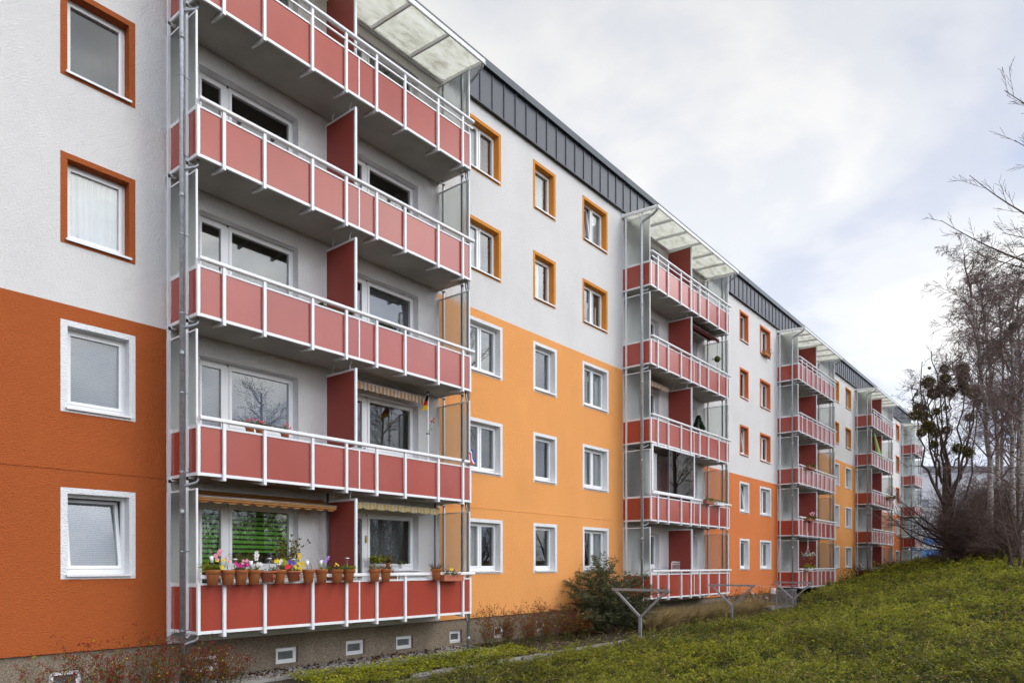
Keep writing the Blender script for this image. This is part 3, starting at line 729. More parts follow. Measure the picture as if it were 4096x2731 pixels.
tag(npmesh('gravel', (P[:, None]+B).reshape(-1, 3), (np.arange(n)[:, None, None]*6+fc[None]).reshape(-1, 3), ['pebble_pale', 'pebble_grey', 'pebble_tan', 'leaf_brown'], NR.choice(4, n, p=[.42, .3, .22, .06]).repeat(8)), 'pale and grey gravel strip along the plinth under the nearest balconies', 'gravel', kind='stuff')
# fallen leaves
n = 420; P = np.stack([NR.uniform(7, 14, n), -.02-np.abs(NR.normal(0, .22, n)), np.zeros(n)], 1); P[:, 2] = ground_z(P[:, 0], P[:, 1])+H+NR.uniform(.015, .05, n)
V, F = leaves_np(P, NR.normal(size=(n, 3))*[1, 1, .35], NR.uniform(.05, .12, n), NR.uniform(.04, .09, n), None, .5)
tag(npmesh('fallen_leaves', V, F, ['leaf_brown', 'leaf_darkred', 'stem_brown'], NR.integers(0, 3, n)), 'brown fallen leaves scattered on the gravel against the plinth', 'leaves', kind='stuff')

# ------------------------------------------------------------------ ground cover
def pnoise(x, y, seed):
    r = np.random.default_rng(seed); v = 0
    for k in range(9):
        f = .25*1.55**k; a = r.uniform(0, 6.28); p = r.uniform(0, 6.28); v = v+np.sin((x*np.cos(a)+y*np.sin(a))*f*2.2+p)*(1/(1+.35*k))
    return v/3.2
def hedge_points(n, xr, depthfn):
    x = NR.uniform(xr[0], xr[1], n); e = hedge_edge(x)+.22+.22*pnoise(x, 0*x, 3); y = e-NR.uniform(0, 1, n)**1.0*(18.5+np.minimum(e, 0))
    return x, y
HV, HF, HM = [], [], []; off = 0
def add_leaves(P, D, L, Wd, mi):
    global off
    V, F = leaves_np(P, D, L, Wd, None, .8); HV.append(V); HF.append(F+off); HM.append(mi); off += len(V)
def cover_height(x, y):
    bump = .25*pnoise(x*.8, y*.8, 11)+.20*pnoise(x*2.1, y*2.1, 12)+.09*pnoise(x*6, y*6, 13)
    edge = sst(-.05, .9, hedge_edge(x)+.25-y)
    return hedge_top(x, y)-.42+(.36+bump)*(.35+.65*edge)+.38*np.exp(-(x-34.5)**2/8-(y+3.9)**2/1.5)
for (xa, xb, dens, Lm, sl) in ((1.0, 9.5, 62, .036, .30), (9.5, 17, 54, .040, .34), (17, 28, 30, .052, .42), (28, 44, 16, .070, .55), (44, 78, 7, .105, .75)):
    # undergrowth
    n = int((xb-xa)*15*dens*13); x, y = hedge_points(n, (xa, xb), None); k = np.hypot(x, y+13.307) > 2.6; x, y = x[k], y[k]; n = len(x)
    t = cover_height(x, y)-NR.uniform(.04, .26, n); D = NR.normal(size=(n, 3)); D[:, 2] = np.abs(D[:, 2])*.4
    L = Lm*NR.uniform(.9, 1.7, n); add_leaves(np.stack([x, y, t+H], 1), D, L, L*.75, NR.choice([0, 0, 1, 4], n))
    # leafy shoots lying over it
    n = int((xb-xa)*15*dens); x, y = hedge_points(n, (xa, xb), None); k = np.hypot(x, y+13.307) > 2.8; x, y = x[k], y[k]; n = len(x)
    az = NR.normal(-.6, 1.1, n); el = NR.uniform(-.05, .75, n)+np.where(NR.uniform(0, 1, n) < .12, .6, 0); Ls = sl*NR.uniform(.6, 1.6, n); m = 26
    tt = NR.uniform(.12, 1, (n, m)); drop = Ls[:, None]*tt*tt*NR.uniform(.2, .6, (n, 1))
    px_ = x[:, None]+np.cos(az)[:, None]*np.cos(el)[:, None]*Ls[:, None]*tt; py_ = y[:, None]+np.sin(az)[:, None]*np.cos(el)[:, None]*Ls[:, None]*tt
    pz_ = (cover_height(x, y)-.06)[:, None]+np.sin(el)[:, None]*Ls[:, None]*tt-drop*np.sin(np.maximum(el, .15))[:, None]+H
    tone = pnoise(x*.45+3, y*.45, 21)*.7+pnoise(x*1.7, y*1.7, 22)*.45+NR.normal(0, .30, n)+.25*sst(20, 40, x)
    c = (tone[:, None]*1.15+NR.normal(0, .22, (n, m))+(tt-.60)*.95).ravel()
    mi = np.where(c < -.40, 0, np.where(c < .55, 1, np.where(c < 1.05, 3, 2))); mi = np.where(NR.uniform(0, 1, n*m) < .05, 4, mi); mi = np.where((pnoise(x*2.4, y*2.4, 41)+NR.normal(0, .3, n) > 1.05).repeat(m) & (NR.uniform(0, 1, n*m) < .6), np.where(NR.uniform(0, 1, n*m) < .5, 6, 7), mi); mi = np.where(NR.uniform(0, 1, n*m) < .0012, 5, mi)
    P = np.stack([px_, py_, pz_], -1).reshape(-1, 3)+NR.normal(0, .012, (n*m, 3)); D = np.stack([np.cos(az), np.sin(az), np.zeros(n)], 1).repeat(m, 0)*.5+NR.normal(0, .8, (n*m, 3)); D[:, 2] = D[:, 2]*.5+.1
    L = Lm*NR.uniform(.65, 1.25, n*m); add_leaves(P, D, L, L*.55, mi)
tag(npmesh('ground_cover', np.concatenate(HV), np.concatenate(HF), ['leaf_dark', 'leaf_mid', 'leaf_yellowgreen', 'leaf_bright', 'leaf_olive', 'petal_magenta', 'leaf_brown', 'grass_tan'], np.concatenate(HM)), 'dense low green and yellowish shrub cover spreading over the bank', 'ground cover', kind='stuff')
# arching shoots through the cover
P0, P1, R0, R1 = [], [], [], []
for i in range(1900):
    x = R.uniform(3.5, 40); y = float(hedge_edge(x))-R.uniform(-.1, 1)**1*13
    p = np.array([x, y, float(hedge_top(x, y))-.2+H]); a = R.uniform(0, 6.28); el = R.uniform(.3, 1.2); L = R.uniform(.25, .95)/6
    for k in range(6):
        d = np.array([math.cos(a)*math.cos(el), math.sin(a)*math.cos(el), math.sin(el)]); q = p+d*L; P0.append(p); P1.append(q); r = (.0035+.00012*x)*(1-k/8); R0.append(r); R1.append(r*.85); p = q; el -= R.uniform(.1, .4)
V, F = rods_np(np.array(P0), np.array(P1), np.array(R0), np.array(R1)); tag(npmesh('ground_cover_shoots', V, F, ['stem_brown', 'stem_green', 'grass_tan'], np.repeat(NR.integers(0, 3, len(P0)//6), 18)), 'thin bare shoots arching out of the green bank cover', 'shoots', kind='stuff')
# broad-leaved cover between gravel and path
n = 8500; x = NR.uniform(8.2, 15.3, n); y = -.84-NR.uniform(0, 1, n)*1.35; k = ((y > -1.9+.25*pnoise(x*1.5, y, 5)) | (x < 11)) & (x > 8.2+.0*y); x, y = x[k], y[k]; n = len(x)
z = ground_z(x, y)+H+.05+np.abs(.10+.07*pnoise(x*2, y*2, 6))*NR.uniform(.1, 1, n)
D = NR.normal(size=(n, 3)); D[:, 2] = np.abs(D[:, 2])*.3; L = NR.uniform(.035, .075, n)
c = pnoise(x*1.2, y*1.2, 8)*.6+NR.normal(0, .5, n); mi = np.where(c < -.3, 0, np.where(c < .45, 1, np.where(c < 1.15, 2, 3)))
V, F = leaves_np(np.stack([x, y, z], 1), D, L, L*.8, None, 1.4)
tag(npmesh('leafy_ground_cover', V, F, ['leaf_mid', 'leaf_bright', 'leaf_yellowgreen', 'leaf_yellow'], mi), 'yellow green broad leaved plants between the gravel strip and the path', 'ground cover', kind='stuff')
# leaf litter in the beds
n = 9000; x = NR.uniform(14.4, 42, n); y = NR.uniform(-2.05, 0, n); z = ground_z(x, y)+H+NR.uniform(.005, .05, n)
V, F = leaves_np(np.stack([x, y, z], 1), NR.normal(size=(n, 3))*[1, 1, .3], NR.uniform(.03, .08, n), NR.uniform(.02, .05, n), None, 1.0)
tag(npmesh('bed_litter', V, F, ['leaf_brown', 'leaf_olive', 'leaf_mid', 'leaf_darkred', 'grass_tan'], NR.choice(5, n, p=[.34, .2, .18, .14, .14])), 'brown leaf litter and small weeds covering the planting bed', 'leaf litter', kind='stuff')

n = 9000; x = NR.uniform(14.4, 41, n); y = NR.uniform(-2.05, -.25, n); k = pnoise(x*1.1, y*1.6, 31)+NR.normal(0, .25, n) > .05; x, y = x[k], y[k]; n = len(x)
z = ground_z(x, y)+H+NR.uniform(.0, .26, n)*(.4+.6*np.abs(pnoise(x*2, y*2, 32))); D = NR.normal(size=(n, 3)); D[:, 2] = np.abs(D[:, 2])*.6
V, F = leaves_np(np.stack([x, y, z], 1), D, NR.uniform(.03, .07, n), NR.uniform(.015, .035, n), None, .8)
tag(npmesh('bed_weeds', V, F, ['leaf_mid', 'leaf_bright', 'leaf_dark', 'leaf_olive', 'grass_tan', 'leaf_darkred'], NR.choice(6, n, p=[.34, .16, .14, .14, .14, .08])), 'low green weeds and dry stalks growing in the planting bed beside the kerb', 'weeds', kind='stuff')
# ------------------------------------------------------------------ shrubs
class Plant:
    def __init__(s): s.p0, s.p1, s.r0, s.r1 = [], [], [], []; s.P, s.D, s.L, s.W, s.M = [], [], [], [], []; s.b = MB()
    def stem(s, p, d, L, r, seg=6, droop=.0, wob=.25, taper=.35):
        p = np.array(p, float); d = np.array(d, float); d /= np.linalg.norm(d); pts = [p.copy()]; dirs = [d.copy()]
        for k in range(seg):
            d = d+NR.normal(0, wob/seg**.5*.5, 3)+np.array([0, 0, -droop/seg]); d /= np.linalg.norm(d); q = p+d*L/seg
            a, b = r*(1-(1-taper)*k/seg), r*(1-(1-taper)*(k+1)/seg); s.p0.append(p); s.p1.append(q); s.r0.append(a); s.r1.append(b); p = q; pts.append(p.copy()); dirs.append(d.copy())
        return pts, dirs
    def leaf(s, p, d, L, W, m): s.P.append(p); s.D.append(d); s.L.append(L); s.W.append(W); s.M.append(m)
    def stems(s, name, mat, parent=None, loc=None, k=3):
        V, F = rods_np(np.array(s.p0), np.array(s.p1), np.array(s.r0), np.array(s.r1), k); return npmesh(name, V, F, mat, None, parent, loc, k > 3)
    def leaves(s, name, mats, parent, loc=None):
        if not s.P: return
        V, F = leaves_np(np.array(s.P), np.array(s.D), np.array(s.L), np.array(s.W), None, .4); return npmesh(name, V, F, mats, np.array(s.M), parent, loc)
def hip_rose(x, y, label, n=16, hgt=1.0, spread=.55, leafy=.16, name='rose_bush', group='rose bushes with red hips along the plinth', hips=True):
    root = empty(name, (x, y, gz(x, y))); tag(root, label, 'rose bush', group)
    pl = Plant(); hb = MB()
    for i in range(n):
        a = R.uniform(0, 6.28); t = R.uniform(.05, .55); pts, ds = pl.stem((R.uniform(-.15, .15), R.uniform(-.12, .12), -.03), (math.cos(a)*t, math.sin(a)*t*.7, 1), hgt*R.uniform(.6, 1.05), .0055, 7, .25, .5)
        for k in range(2, 8):
            for q in range(R.choice((1, 2, 3))):
                b = R.uniform(0, 6.28); sp, sd_ = pl.stem(pts[k], ds[k]*.8+np.array([math.cos(b), math.sin(b), .3])*.7, R.uniform(.08, .28), .0028, 3, .1, .5)
                if hips and R.random() < .85:
                    for w in range(R.randint(2, 5)): 
                        c = sp[-1]+NR.normal(0, .022, 3); hb.blob(c, R.uniform(.010, .014))
                for w in range(R.choice((0, 1, 2, 3, 4)) if R.random() < leafy*2 else 0):
                    pl.leaf(sp[R.randint(1, 3)], NR.normal(size=3), R.uniform(.03, .06), R.uniform(.02, .04), R.choice((0, 0, 1, 1, 2)))
    pl.stems('stem', ['stem_green'], root); pl.leaves('foliage', ['leaf_mid', 'leaf_yellowgreen', 'leaf_olive'], root)
    if hips: tag(hb.build('rose_hips', 'hip_red', root), kind='stuff')
    return root
RB = [(4.0, -1.6, 'rose bush with red hips at the left edge below the orange wall', 12, 1.15), (4.75, -1.45, 'tall rose bush with red hips before the leftmost cellar window', 16, 1.10), (5.5, -1.25, 'rose bush with red hips before the orange wall left of the nearest downpipe', 18, 1.15), (6.25, -1.15, 'rose bush with red hips around the foot of the nearest downpipe', 18, 1.0), (6.9, -1.0, 'small rose bush with red hips right of the nearest downpipe', 12, .75),
      (14.6, -.75, 'thin rose bush with hips beside the right downpipe of the nearest balconies', 14, 1.15), (15.3, -.8, 'rose bush with red hips before the yellow wall beside the downpipe', 18, 1.1), (16.1, -.9, 'rose bush with red hips in the middle of the yellow wall bed', 20, 1.1), (17.0, -.85, 'rose bush with dense red hips left of the dark green shrub', 22, 1.15), (17.9, -.95, 'rose bush with red hips touching the dark green shrub', 20, 1.05)]
for (x, y, lb, n, h) in RB: hip_rose(x, y, lb, int(n*1.6), h)
for (x, y, lb) in ((18.7, -1.1, 'rose bush with red hips in front of the dark green shrub left side'), (22.0, -.9, 'rose bush between the dark green shrub and the golden grass')): hip_rose(x, y, lb, 18, .8)
for i, (x, y, lb) in enumerate(((31.6, -.7, 'straggly rose bush below the second balcony stack right end'), (33.4, -.8, 'straggly rose bush before the salmon wall beside the leaning stake'), (35.4, -.9, 'straggly rose bush between the leaning stake and the cellar railing'))): hip_rose(x, y, lb, 16, 1.15, .5, .9)

# big dark shrub with long narrow leaves
def big_shrub(x, y, label, hgt=2.0, spread=1.5, n=30):
    root = empty('shrub', (x, y, gz(x, y))); tag(root, label, 'shrub'); pl = Plant(); tips = MB()
    for i in range(n):
        a = R.uniform(0, 6.28); t = R.uniform(.1, 1.05); L = hgt*R.uniform(.75, 1.15)*(1 if t < .6 else .95)
        pts, ds = pl.stem((R.uniform(-.15, .15), R.uniform(-.1, .1), -.05), (math.cos(a)*t*spread*.75, math.sin(a)*t*.5, 1), L, .013, 9, .45, .5)
        for k in range(2, 10):
            for q in range(3):
                b = R.uniform(0, 6.28); sp, sd_ = pl.stem(pts[k], ds[k]*.7+np.array([math.cos(b), math.sin(b)*.8, .25])*.8, R.uniform(.25, .6)*(1.1-k*.03), .005, 5, .2, .5)
                for w in range(1, 6):
                    for z in range(7):
                        b2 = R.uniform(0, 6.28); pl.leaf(sp[w]+NR.normal(0, .02, 3), sd_[w]*.6+np.array([math.cos(b2), math.sin(b2), -.15]), R.uniform(.07, .13), R.uniform(.02, .036), R.choice((0, 0, 0, 1, 1, 2, 3)))
                if k > 5 and R.random() < .6:
                    e = sp[-1]; d = sd_[-1]
                    for w in range(14): tips.blob(e+d*.012*w+NR.normal(0, .006, 3), .010-.0004*w)
    pl.stems('branches', 'stem_brown', root, None, 4); pl.leaves('foliage', ['leaf_greygreen', 'leaf_dark', 'leaf_greypale', 'leaf_olive'], root); tag(tips.build('seed_heads', 'stem_brown', root), kind='stuff')
big_shrub(20.5, -.85, 'big dark green shrub with narrow leaves standing before the yellow wall', 2.3, 2.5, 46)
# ornamental grass
def grass_clump(x, y, label, n=620, h=.62):
    pl = Plant(); th = NR.uniform(0, 6.28, n); t = NR.uniform(.05, 1.1, n); P0 = np.stack([NR.normal(0, .09, n), NR.normal(0, .07, n), np.zeros(n)], 1)
    d1 = np.stack([np.cos(th)*t*.5, np.sin(th)*t*.5, np.ones(n)], 1); L = h*NR.uniform(.6, 1.1, n)[:, None]; P1 = P0+d1*L*.55; d2 = np.stack([np.cos(th)*t*1.3+.15, np.sin(th)*t*1.0, .8-t*.5], 1); P2 = P1+d2*L*.5
    r = np.full(n, .0032); V1, F1 = rods_np(P0, P1, r, r*.8); V2, F2 = rods_np(P1, P2, r*.8, r*.35)
    m = NR.integers(0, 3, n).repeat(3)
    o = npmesh('ornamental_grass', np.concatenate([V1, V2]), np.concatenate([F1, F2+len(V1)]), ['grass_tan', 'grass_tan_pale', 'leaf_olive'], np.concatenate([m, m]), None, (x, y, gz(x, y)-.02))
    return tag(o, label, 'ornamental grass', 'golden ornamental grass clumps along the path', 'thing')
gi = 0
for x in np.arange(22.2, 32.6, .8):
    pos = ('first', 'second', 'third', 'fourth', 'fifth', 'sixth', 'seventh', 'eighth', 'ninth', 'tenth', 'eleventh', 'twelfth', 'thirteenth', 'fourteenth')[gi]
    grass_clump(float(x)+R.uniform(-.12, .12), -1.4+R.uniform(-.2, .2), 'golden dry grass clump beside the kerb, %s along from the big dark shrub' % pos, 900, R.uniform(.72, .92))
    grass_clump(float(x)+.4+R.uniform(-.12, .12), -.85+R.uniform(-.15, .15), 'golden dry grass clump near the plinth, %s along from the big dark shrub' % pos, 800, R.uniform(.7, .9)); gi += 1
def red_shrub(x, y, label, h=1.0):
    root = empty('dark_shrub', (x, y, gz(x, y))); tag(root, label, 'shrub', 'dark reddish shrubs at the far balconies'); pl = Plant()
    for i in range(26):
        a = R.uniform(0, 6.28); t = R.uniform(0, .9); pts, ds = pl.stem((R.uniform(-.5, .5), R.uniform(-.3, .3), -.1), (math.cos(a)*t, math.sin(a)*t, 1), h*R.uniform(.6, 1.15), .009, 5, .1, .5)
        for k in range(1, 6):
            for w in range(12): pl.leaf(pts[k]+NR.normal(0, .09, 3), NR.normal(size=3), R.uniform(.06, .12), R.uniform(.03, .06), R.choice((0, 0, 1, 2)))
    pl.stems('branches', 'stem_brown', root, None, 3); pl.leaves('foliage', ['leaf_darkred', 'leaf_brown', 'leaf_dark'], root)
for x, y, lb, h in ((44.5, -1.4, 'dark reddish shrub below the third balcony stack right corner', .9), (47.5, -1.5, 'dark reddish shrub before the second yellow wall', 1.0), (51.0, -1.6, 'dark reddish shrub before the yellow wall left of the fourth balcony stack', 1.25), (56.5, -2.2, 'dark reddish shrub covering the ground floor of the fourth balcony stack', 1.15),
                    (60.5, -2.0, 'dark reddish shrub at the right end of the fourth balcony stack', .9), (66.5, -2.2, 'dark reddish shrub before the last salmon wall', .9), (71.5, -2.6, 'dark reddish shrub at the foot of the last balcony stack', .8)): red_shrub(x, y, lb, h)

# ------------------------------------------------------------------ clothes poles, lines, railing
def clothes_pole(x, y, ztop, label):
    zg = gz(x, y)-.1; t = empty('clothes_pole', (x, y, zg)); tag(t, label, 'clothes pole', 'galvanised Y shaped clothes poles along the path'); h = ztop+H-zg; j = h-.80; w = .95
    MB().box(-.04, .04, -.04, .04, 0, j).build('post', 'galvanised', t)
    for s_ in (-1, 1): MB().bar((0, s_*.02, j-.03), (0, s_*(w-.11), h-.07), .06, .06, 0, (1, 0, 0)).build('arm', 'galvanised', t)
    MB().box(-.035, .035, -w, w, h-.075, h).build('crossbar', 'galvanised', t)
    q = MB()
    for k in range(6): yy = -w+.1+k*(2*w-.2)/5; q.tube([(-.035, yy, h-.04), (-.062, yy, h-.04)], .014, 6); q.tube([(.035, yy, h-.04), (.07, yy, h-.04), (.08, yy, h-.015)], .009, 6)
    q.build('line_hook', 'galvanised', t)
    return (x, y, ztop+H)
c1 = clothes_pole(18.95, -2.88, -.69, 'nearest galvanised Y shaped clothes pole before the dark green shrub')
c2 = clothes_pole(27.35, -2.32, -.745, 'galvanised Y shaped clothes pole before the golden dry grass')
c3 = clothes_pole(35.2, -2.2, -.78, 'farthest galvanised Y shaped clothes pole half sunk in green cover before the cellar railing')
for yy, lb in ((.84, 'thin washing line strung between the two farther clothes poles'),):
    tag(MB().tube([(c2[0]+.06+(c3[0]-c2[0]-.1)*t, (c2[1]*(1-t)+c3[1]*t)-yy, c2[2]-.04-.14*4*t*(1-t)*.6-.035*t) for t in np.linspace(0, 1, 13)], .006, 5).build('washing_line', 'line_rope'), lb, 'washing line')
rl = empty('cellar_railing', (35.6, -1.25, gz(35.6, -1.25))); tag(rl, 'grey metal railing guarding the cellar steps beside the salmon wall', 'railing')
h = 1.0; q = MB()
q.box(0, 3.1, -.02, .02, h-.03, h).box(0, 3.1, -.015, .015, .12, .15)
q.build('rail', 'galvanised', rl); q = MB()
for i in range(25): q.box(.10+i*.12, .116+i*.12, -.008, .008, .15, h-.03)
tag(q.build('baluster', 'galvanised', rl), kind='stuff')
for xx in (0, 1.55, 3.06): MB().box(xx, xx+.04, -.0195, .0195, -.1, h-.031).build('post', 'galvanised', rl)
tag(MB().box(0, 3.6, 0, .9, -.2, .06).box(.02, 3.58, .05, .85, .06, .09).build('cellar_step', 'kerb_concrete', None, (35.5, -1.1, gz(36, -1)+.02)), 'pale concrete slab of the cellar steps behind the railing', 'step')
bx = MB().box(0, .36, -.16, -.0, 0, .30).box(.02, .34, -.172, -.16, .02, .28).build('meter_box', 'white_plastic', None, (38.42, -.012, H-1.52)); tag(bx, 'small white box mounted on the salmon wall at the third balcony stack', 'meter box')
st = empty('leaning_stake', (34.75, -.75, gz(34.7, -.75))); tag(st, 'dark stake with a pale knob leaning before the salmon wall plinth', 'stake')
MB().tube([(0, 0, -.1), (-1.05, .12, .95)], .028, 8).build('shaft', 'bark_brown', st); MB().lathe([(.0, -.04), (.045, -.03), (.05, .0), (.03, .04), (0, .05)], 10, (-1.07, .12, .98)).build('knob', 'white_plastic', st)
tag(MB().tube([(0, -.004, 0), (0, -.09, 0), (0, -.12, -.05)], .04, 8).build('vent_pipe', 'white_plastic', None, (35.66, 0, H-1.40)), 'small white vent pipe poking from the salmon wall above the plinth', 'vent pipe')

# ------------------------------------------------------------------ awnings, flags and things on the balconies
def awning(name, label, x0, x1, zc, yw, slope, drop, fab, val, scall=.03, nsc=9, poles=None, group=None):
    """zc: height of the cassette (lens relative); slope=(dy,dz) of the fabric, drop: valance"""
    t = empty(name, (x0, yw, zc+H)); tag(t, label, 'awning', group); w = x1-x0; dy, dz = slope
    MB().tube([(0, 0, 0), (w, 0, 0)], .042, 10).build('roller', 'white_metal', t, None, True)
    MB().grid(lambda u, v: (.03+(w-.06)*u, dy*v, .035+(dz-.035)*v-.03*math.sin(v*3.14)), 6, 4).build('fabric', fab, t)
    MB().tube([(0, dy, dz), (w, dy, dz)], .024, 8).build('front_bar', 'galvanised' if poles else 'white_metal', t, None, True)
    n = nsc*10
    def vf(u, v):
        d = drop-scall*(1-abs(math.sin(u*math.pi*nsc))); return (.03+(w-.06)*u, dy-.028+.012*math.sin(u*nsc*6.28)*v, dz-d*v)
    MB().grid(vf, n, 2).build('valance', val, t)
    for xx in (.12, w-.12): MB().bar((xx, 0, -.04), (xx+(.25 if xx < 1 else -.25), dy*.5, dz*.5-.08), .03).bar((xx+(.25 if xx < 1 else -.25), dy*.5, dz*.5-.08), (xx, dy, dz-.02), .03).build('arm', 'galvanised', t)
    if poles:
        for xx in poles: MB().tube([(xx, dy*.3, -2.52-(0)), (xx, dy*.3, .17)], .024, 8).build('clamp_pole', 'dark_metal', t, None, True)
    return t
awning('awning', 'brown and ochre striped awning over the green blinds on the lowest nearest balcony', 6.45, 9.62, 1.43, -.12, (-.52, -.15), .115, 'awning_brown', 'awning_brown_valance', .045, 11, (3.2,))
awning('awning', 'yellow and white striped awning rolled up on the lowest nearest balcony right of the divider', 9.95, 12.72, 1.40, -.5, (-.16, .015), .15, 'awning_yellow', 'awning_yellow', .035, 8, (2.74,))
awning('awning', 'orange and white striped awning above the window on the second lowest nearest balcony', 10.35, 12.55, 4.20, -.14, (-.20, .0), .17, 'awning_orange', 'awning_orange', .03, 12)
awning('awning', 'orange awning left of the divider on the middle balcony of the second stack', TX+PER+.8, TX+PER+2.9, 7.0, -.12, (-.24, -.02), .17, 'terracotta', 'awning_orange', .03, 10)
awning('awning', 'dark red scalloped awning right of the divider on the fourth balcony of the second stack', TX+PER+3.9, TX+PER+6.95, 9.86, -.3, (-.45, -.06), .17, 'awning_darkred', 'awning_darkred', .06, 14)

def flag(name, label, loc, pole, bands, mats, wob=.02):
    t = empty(name, loc); tag(t, label, 'flag'); MB().tube(pole, .006, 6).build('flag_pole', 'white_metal', t)
    return t
# black red gold pennant on a white pole
fl = empty('flag', (12.48, -.52, 3.0+H)); tag(fl, 'limp black red and gold flag on a white pole on the second lowest nearest balcony', 'flag')
MB().tube([(0, 0, -1.10), (0, 0, 1.33)], .018, 8).build('flag_pole', 'white_metal', fl); MB().box(-.03, .03, -.03, .03, 1.27, 1.33).box(-.05, .05, -.02, .02, .26, .29).build('pole_clamp', 'dark_metal', fl)
fm = MB()
for i, (a, b) in enumerate(((0, .36), (.36, .68), (.68, 1))):
    def fq(u, v, a=a, b=b):
        t = a+(b-a)*v; w = .04+.24*t; return (-w*u+.0, -.02+.035*math.sin(u*9+t*2), 1.22-.33*t-.10*u*t)
    fm.grid(fq, 10, 3, i)
fm.build('flag_cloth', ['flag_black', 'flag_red', 'flag_gold'], fl)
ww = empty('wind_wheel', (12.57, -.56, 3.30+H)); tag(ww, 'small red yellow and green wind wheel fixed to the white flag pole', 'wind wheel')
MB().tube([(-.09, .04, -.12), (0, 0, .3)], .006, 5).build('stick', 'stem_green', ww)
for k, mt in enumerate(('petal_red', 'petal_yellow', 'petal_magenta', 'leaf_bright')):
    a = k*math.pi/2+.3; MB().grid(lambda u, v: (math.cos(a+u*.9)*.085*v, -.02-.02*u, .32+math.sin(a+u*.9)*.085*v), 3, 2).build('vane', mt, ww)
MB().leaf((-.05, .02, .0), (-1, 0, .9), .09, .05).leaf((-.03, .01, .08), (1, 0, .5), .08, .045).build('leaf', 'leaf_bright', ww)
sf = empty('small_flag', (13.0, -1.22, 2.6+H)); tag(sf, 'small blue white and red flag at the handrail end of the second lowest nearest balcony', 'flag')
MB().tube([(0, 0, 0), (.30, -.03, .34)], .005, 5).build('flag_pole', 'dark_metal', sf); MB().box(-.04, .02, -.03, .03, -.02, .03).build('pole_clamp', 'dark_metal', sf)
fm = MB()
for i in range(3): fm.grid(lambda u, v, i=i: (.28-.13*(i+v)/3*.9+.14*u, -.03-.02*math.sin(u*7), .31-.10*(i+v)/3-.26*u+.03*math.sin(u*5)), 8, 2, i)
fm.build('flag_cloth', ['flag_blue', 'flag_white', 'flag_red'], sf)
rg = MB(); 
rg.tube([(0, 0, .17), (0, .005, .06)], .004, 5); rg.tube([(.042*math.sin(t), 0, .018+.042*math.cos(t)) for t in np.linspace(0, 6.283, 17)], .005, 5)
tag(rg.build('hanging_ring', 'leaf_greygreen', None, (11.2, -1.1, 1.36+H)), 'small green ring hanging on a cord below the second lowest nearest balcony', 'ring')

# flower pots on the lowest rail of the nearest balconies
POTP = [(.0, -.27), (.085, -.27), (.108, -.075), (.113, -.07), (.127, -.068), (.134, -.005), (.136, .0), (.126, .0), (.118, -.03), (0, -.03)]
def pot(x, label, kind='round', mat='terracotta', y=-1.262, zt=-.070, s=1.0, sx=1.0, name='flower_pot', group='flower pots on the lowest nearest balcony rail'):
    t = empty(name, (x, y, zt+H)); tag(t, label, 'flower pot' if name == 'flower_pot' else 'planter', group)
    if kind == 'round': o = MB().lathe([(r*s, z*s) for r, z in POTP[:-2]], 24).build('pot', mat, t, None, True)
    elif kind == 'oval':
        b = MB().lathe([(0, -.20), (.10, -.20), (.125, -.03), (.155, -.025), (.158, 0), (.145, 0), (.12, -.03)], 24, sx=1.12, sy=.82)
        for k in range(3): b.tube([(.045+k*.022, -.108, -.17), (.045+k*.022, -.112, -.06)], .006, 5)
        o = b.build('pot', mat, t, None, True)
    else:
        w = .34*sx; b = MB().box(-w, w, -.085, .085, -.15, -.02); b.box(-w-.012, w+.012, -.097, -.085, -.035, 0).box(-w-.012, w+.012, .085, .097, -.035, 0).box(-w-.012, -w, -.085, .085, -.035, 0).box(w, w+.012, -.085, .085, -.035, 0)
        o = b.build('pot', mat, t)
    if kind == 'box': MB().box(-.33*sx, .33*sx, -.083, .083, -.02, -.012).build('soil', 'soil', t)
    else: MB().lathe([(0, -.028), (.115*s, -.03)], 16).build('soil', 'soil', t)
    return t
def tuft(t, n, h, spread, mats, L=(.04, .08), W=.015, name='foliage', up=.6, sx=1., stemmat='stem_green', r=.003):
    pl = Plant()
    for i in range(n):
        a = R.uniform(0, 6.28); q = R.uniform(0, 1)**.5*.09; pts, ds = pl.stem((math.cos(a)*q*sx, math.sin(a)*q, -.03), (math.cos(a)*spread*R.uniform(.2, 1)*sx, math.sin(a)*spread*R.uniform(.2, 1), 1), h*R.uniform(.6, 1.1), r, 4, .3, .4)
        for k in range(1, 5):
            for w in range(3): pl.leaf(pts[k], NR.normal(size=3)*[1, 1, .6]+[0, 0, up*.5], R.uniform(*L), W*R.uniform(.7, 1.3), R.randrange(len(mats)))
    pl.stems('stem', stemmat, t); pl.leaves(name, mats, t)
def flower(t, p, r, mat, centre='petal_yellow', n=5, name='flower'):
    b = MB(); p = Vector(p); nr = Vector((R.uniform(-.5, .1), -1, R.uniform(.1, .6))).normalized(); u = nr.orthogonal().normalized(); v = nr.cross(u)
    for k in range(n):
        a = 6.283*k/n+R.uniform(-.2, .2); d = u*math.cos(a)+v*math.sin(a)+nr*.25; s_ = nr.cross(d).normalized()
        b.face([p, p+d*r*.5+s_*r*.42, p+d*r+s_*r*.2, p+d*r-s_*r*.2, p+d*r*.5-s_*r*.42])
    b.blob(p+nr*r*.12, r*.22, 1); return b.build(name, [mat, centre], t)
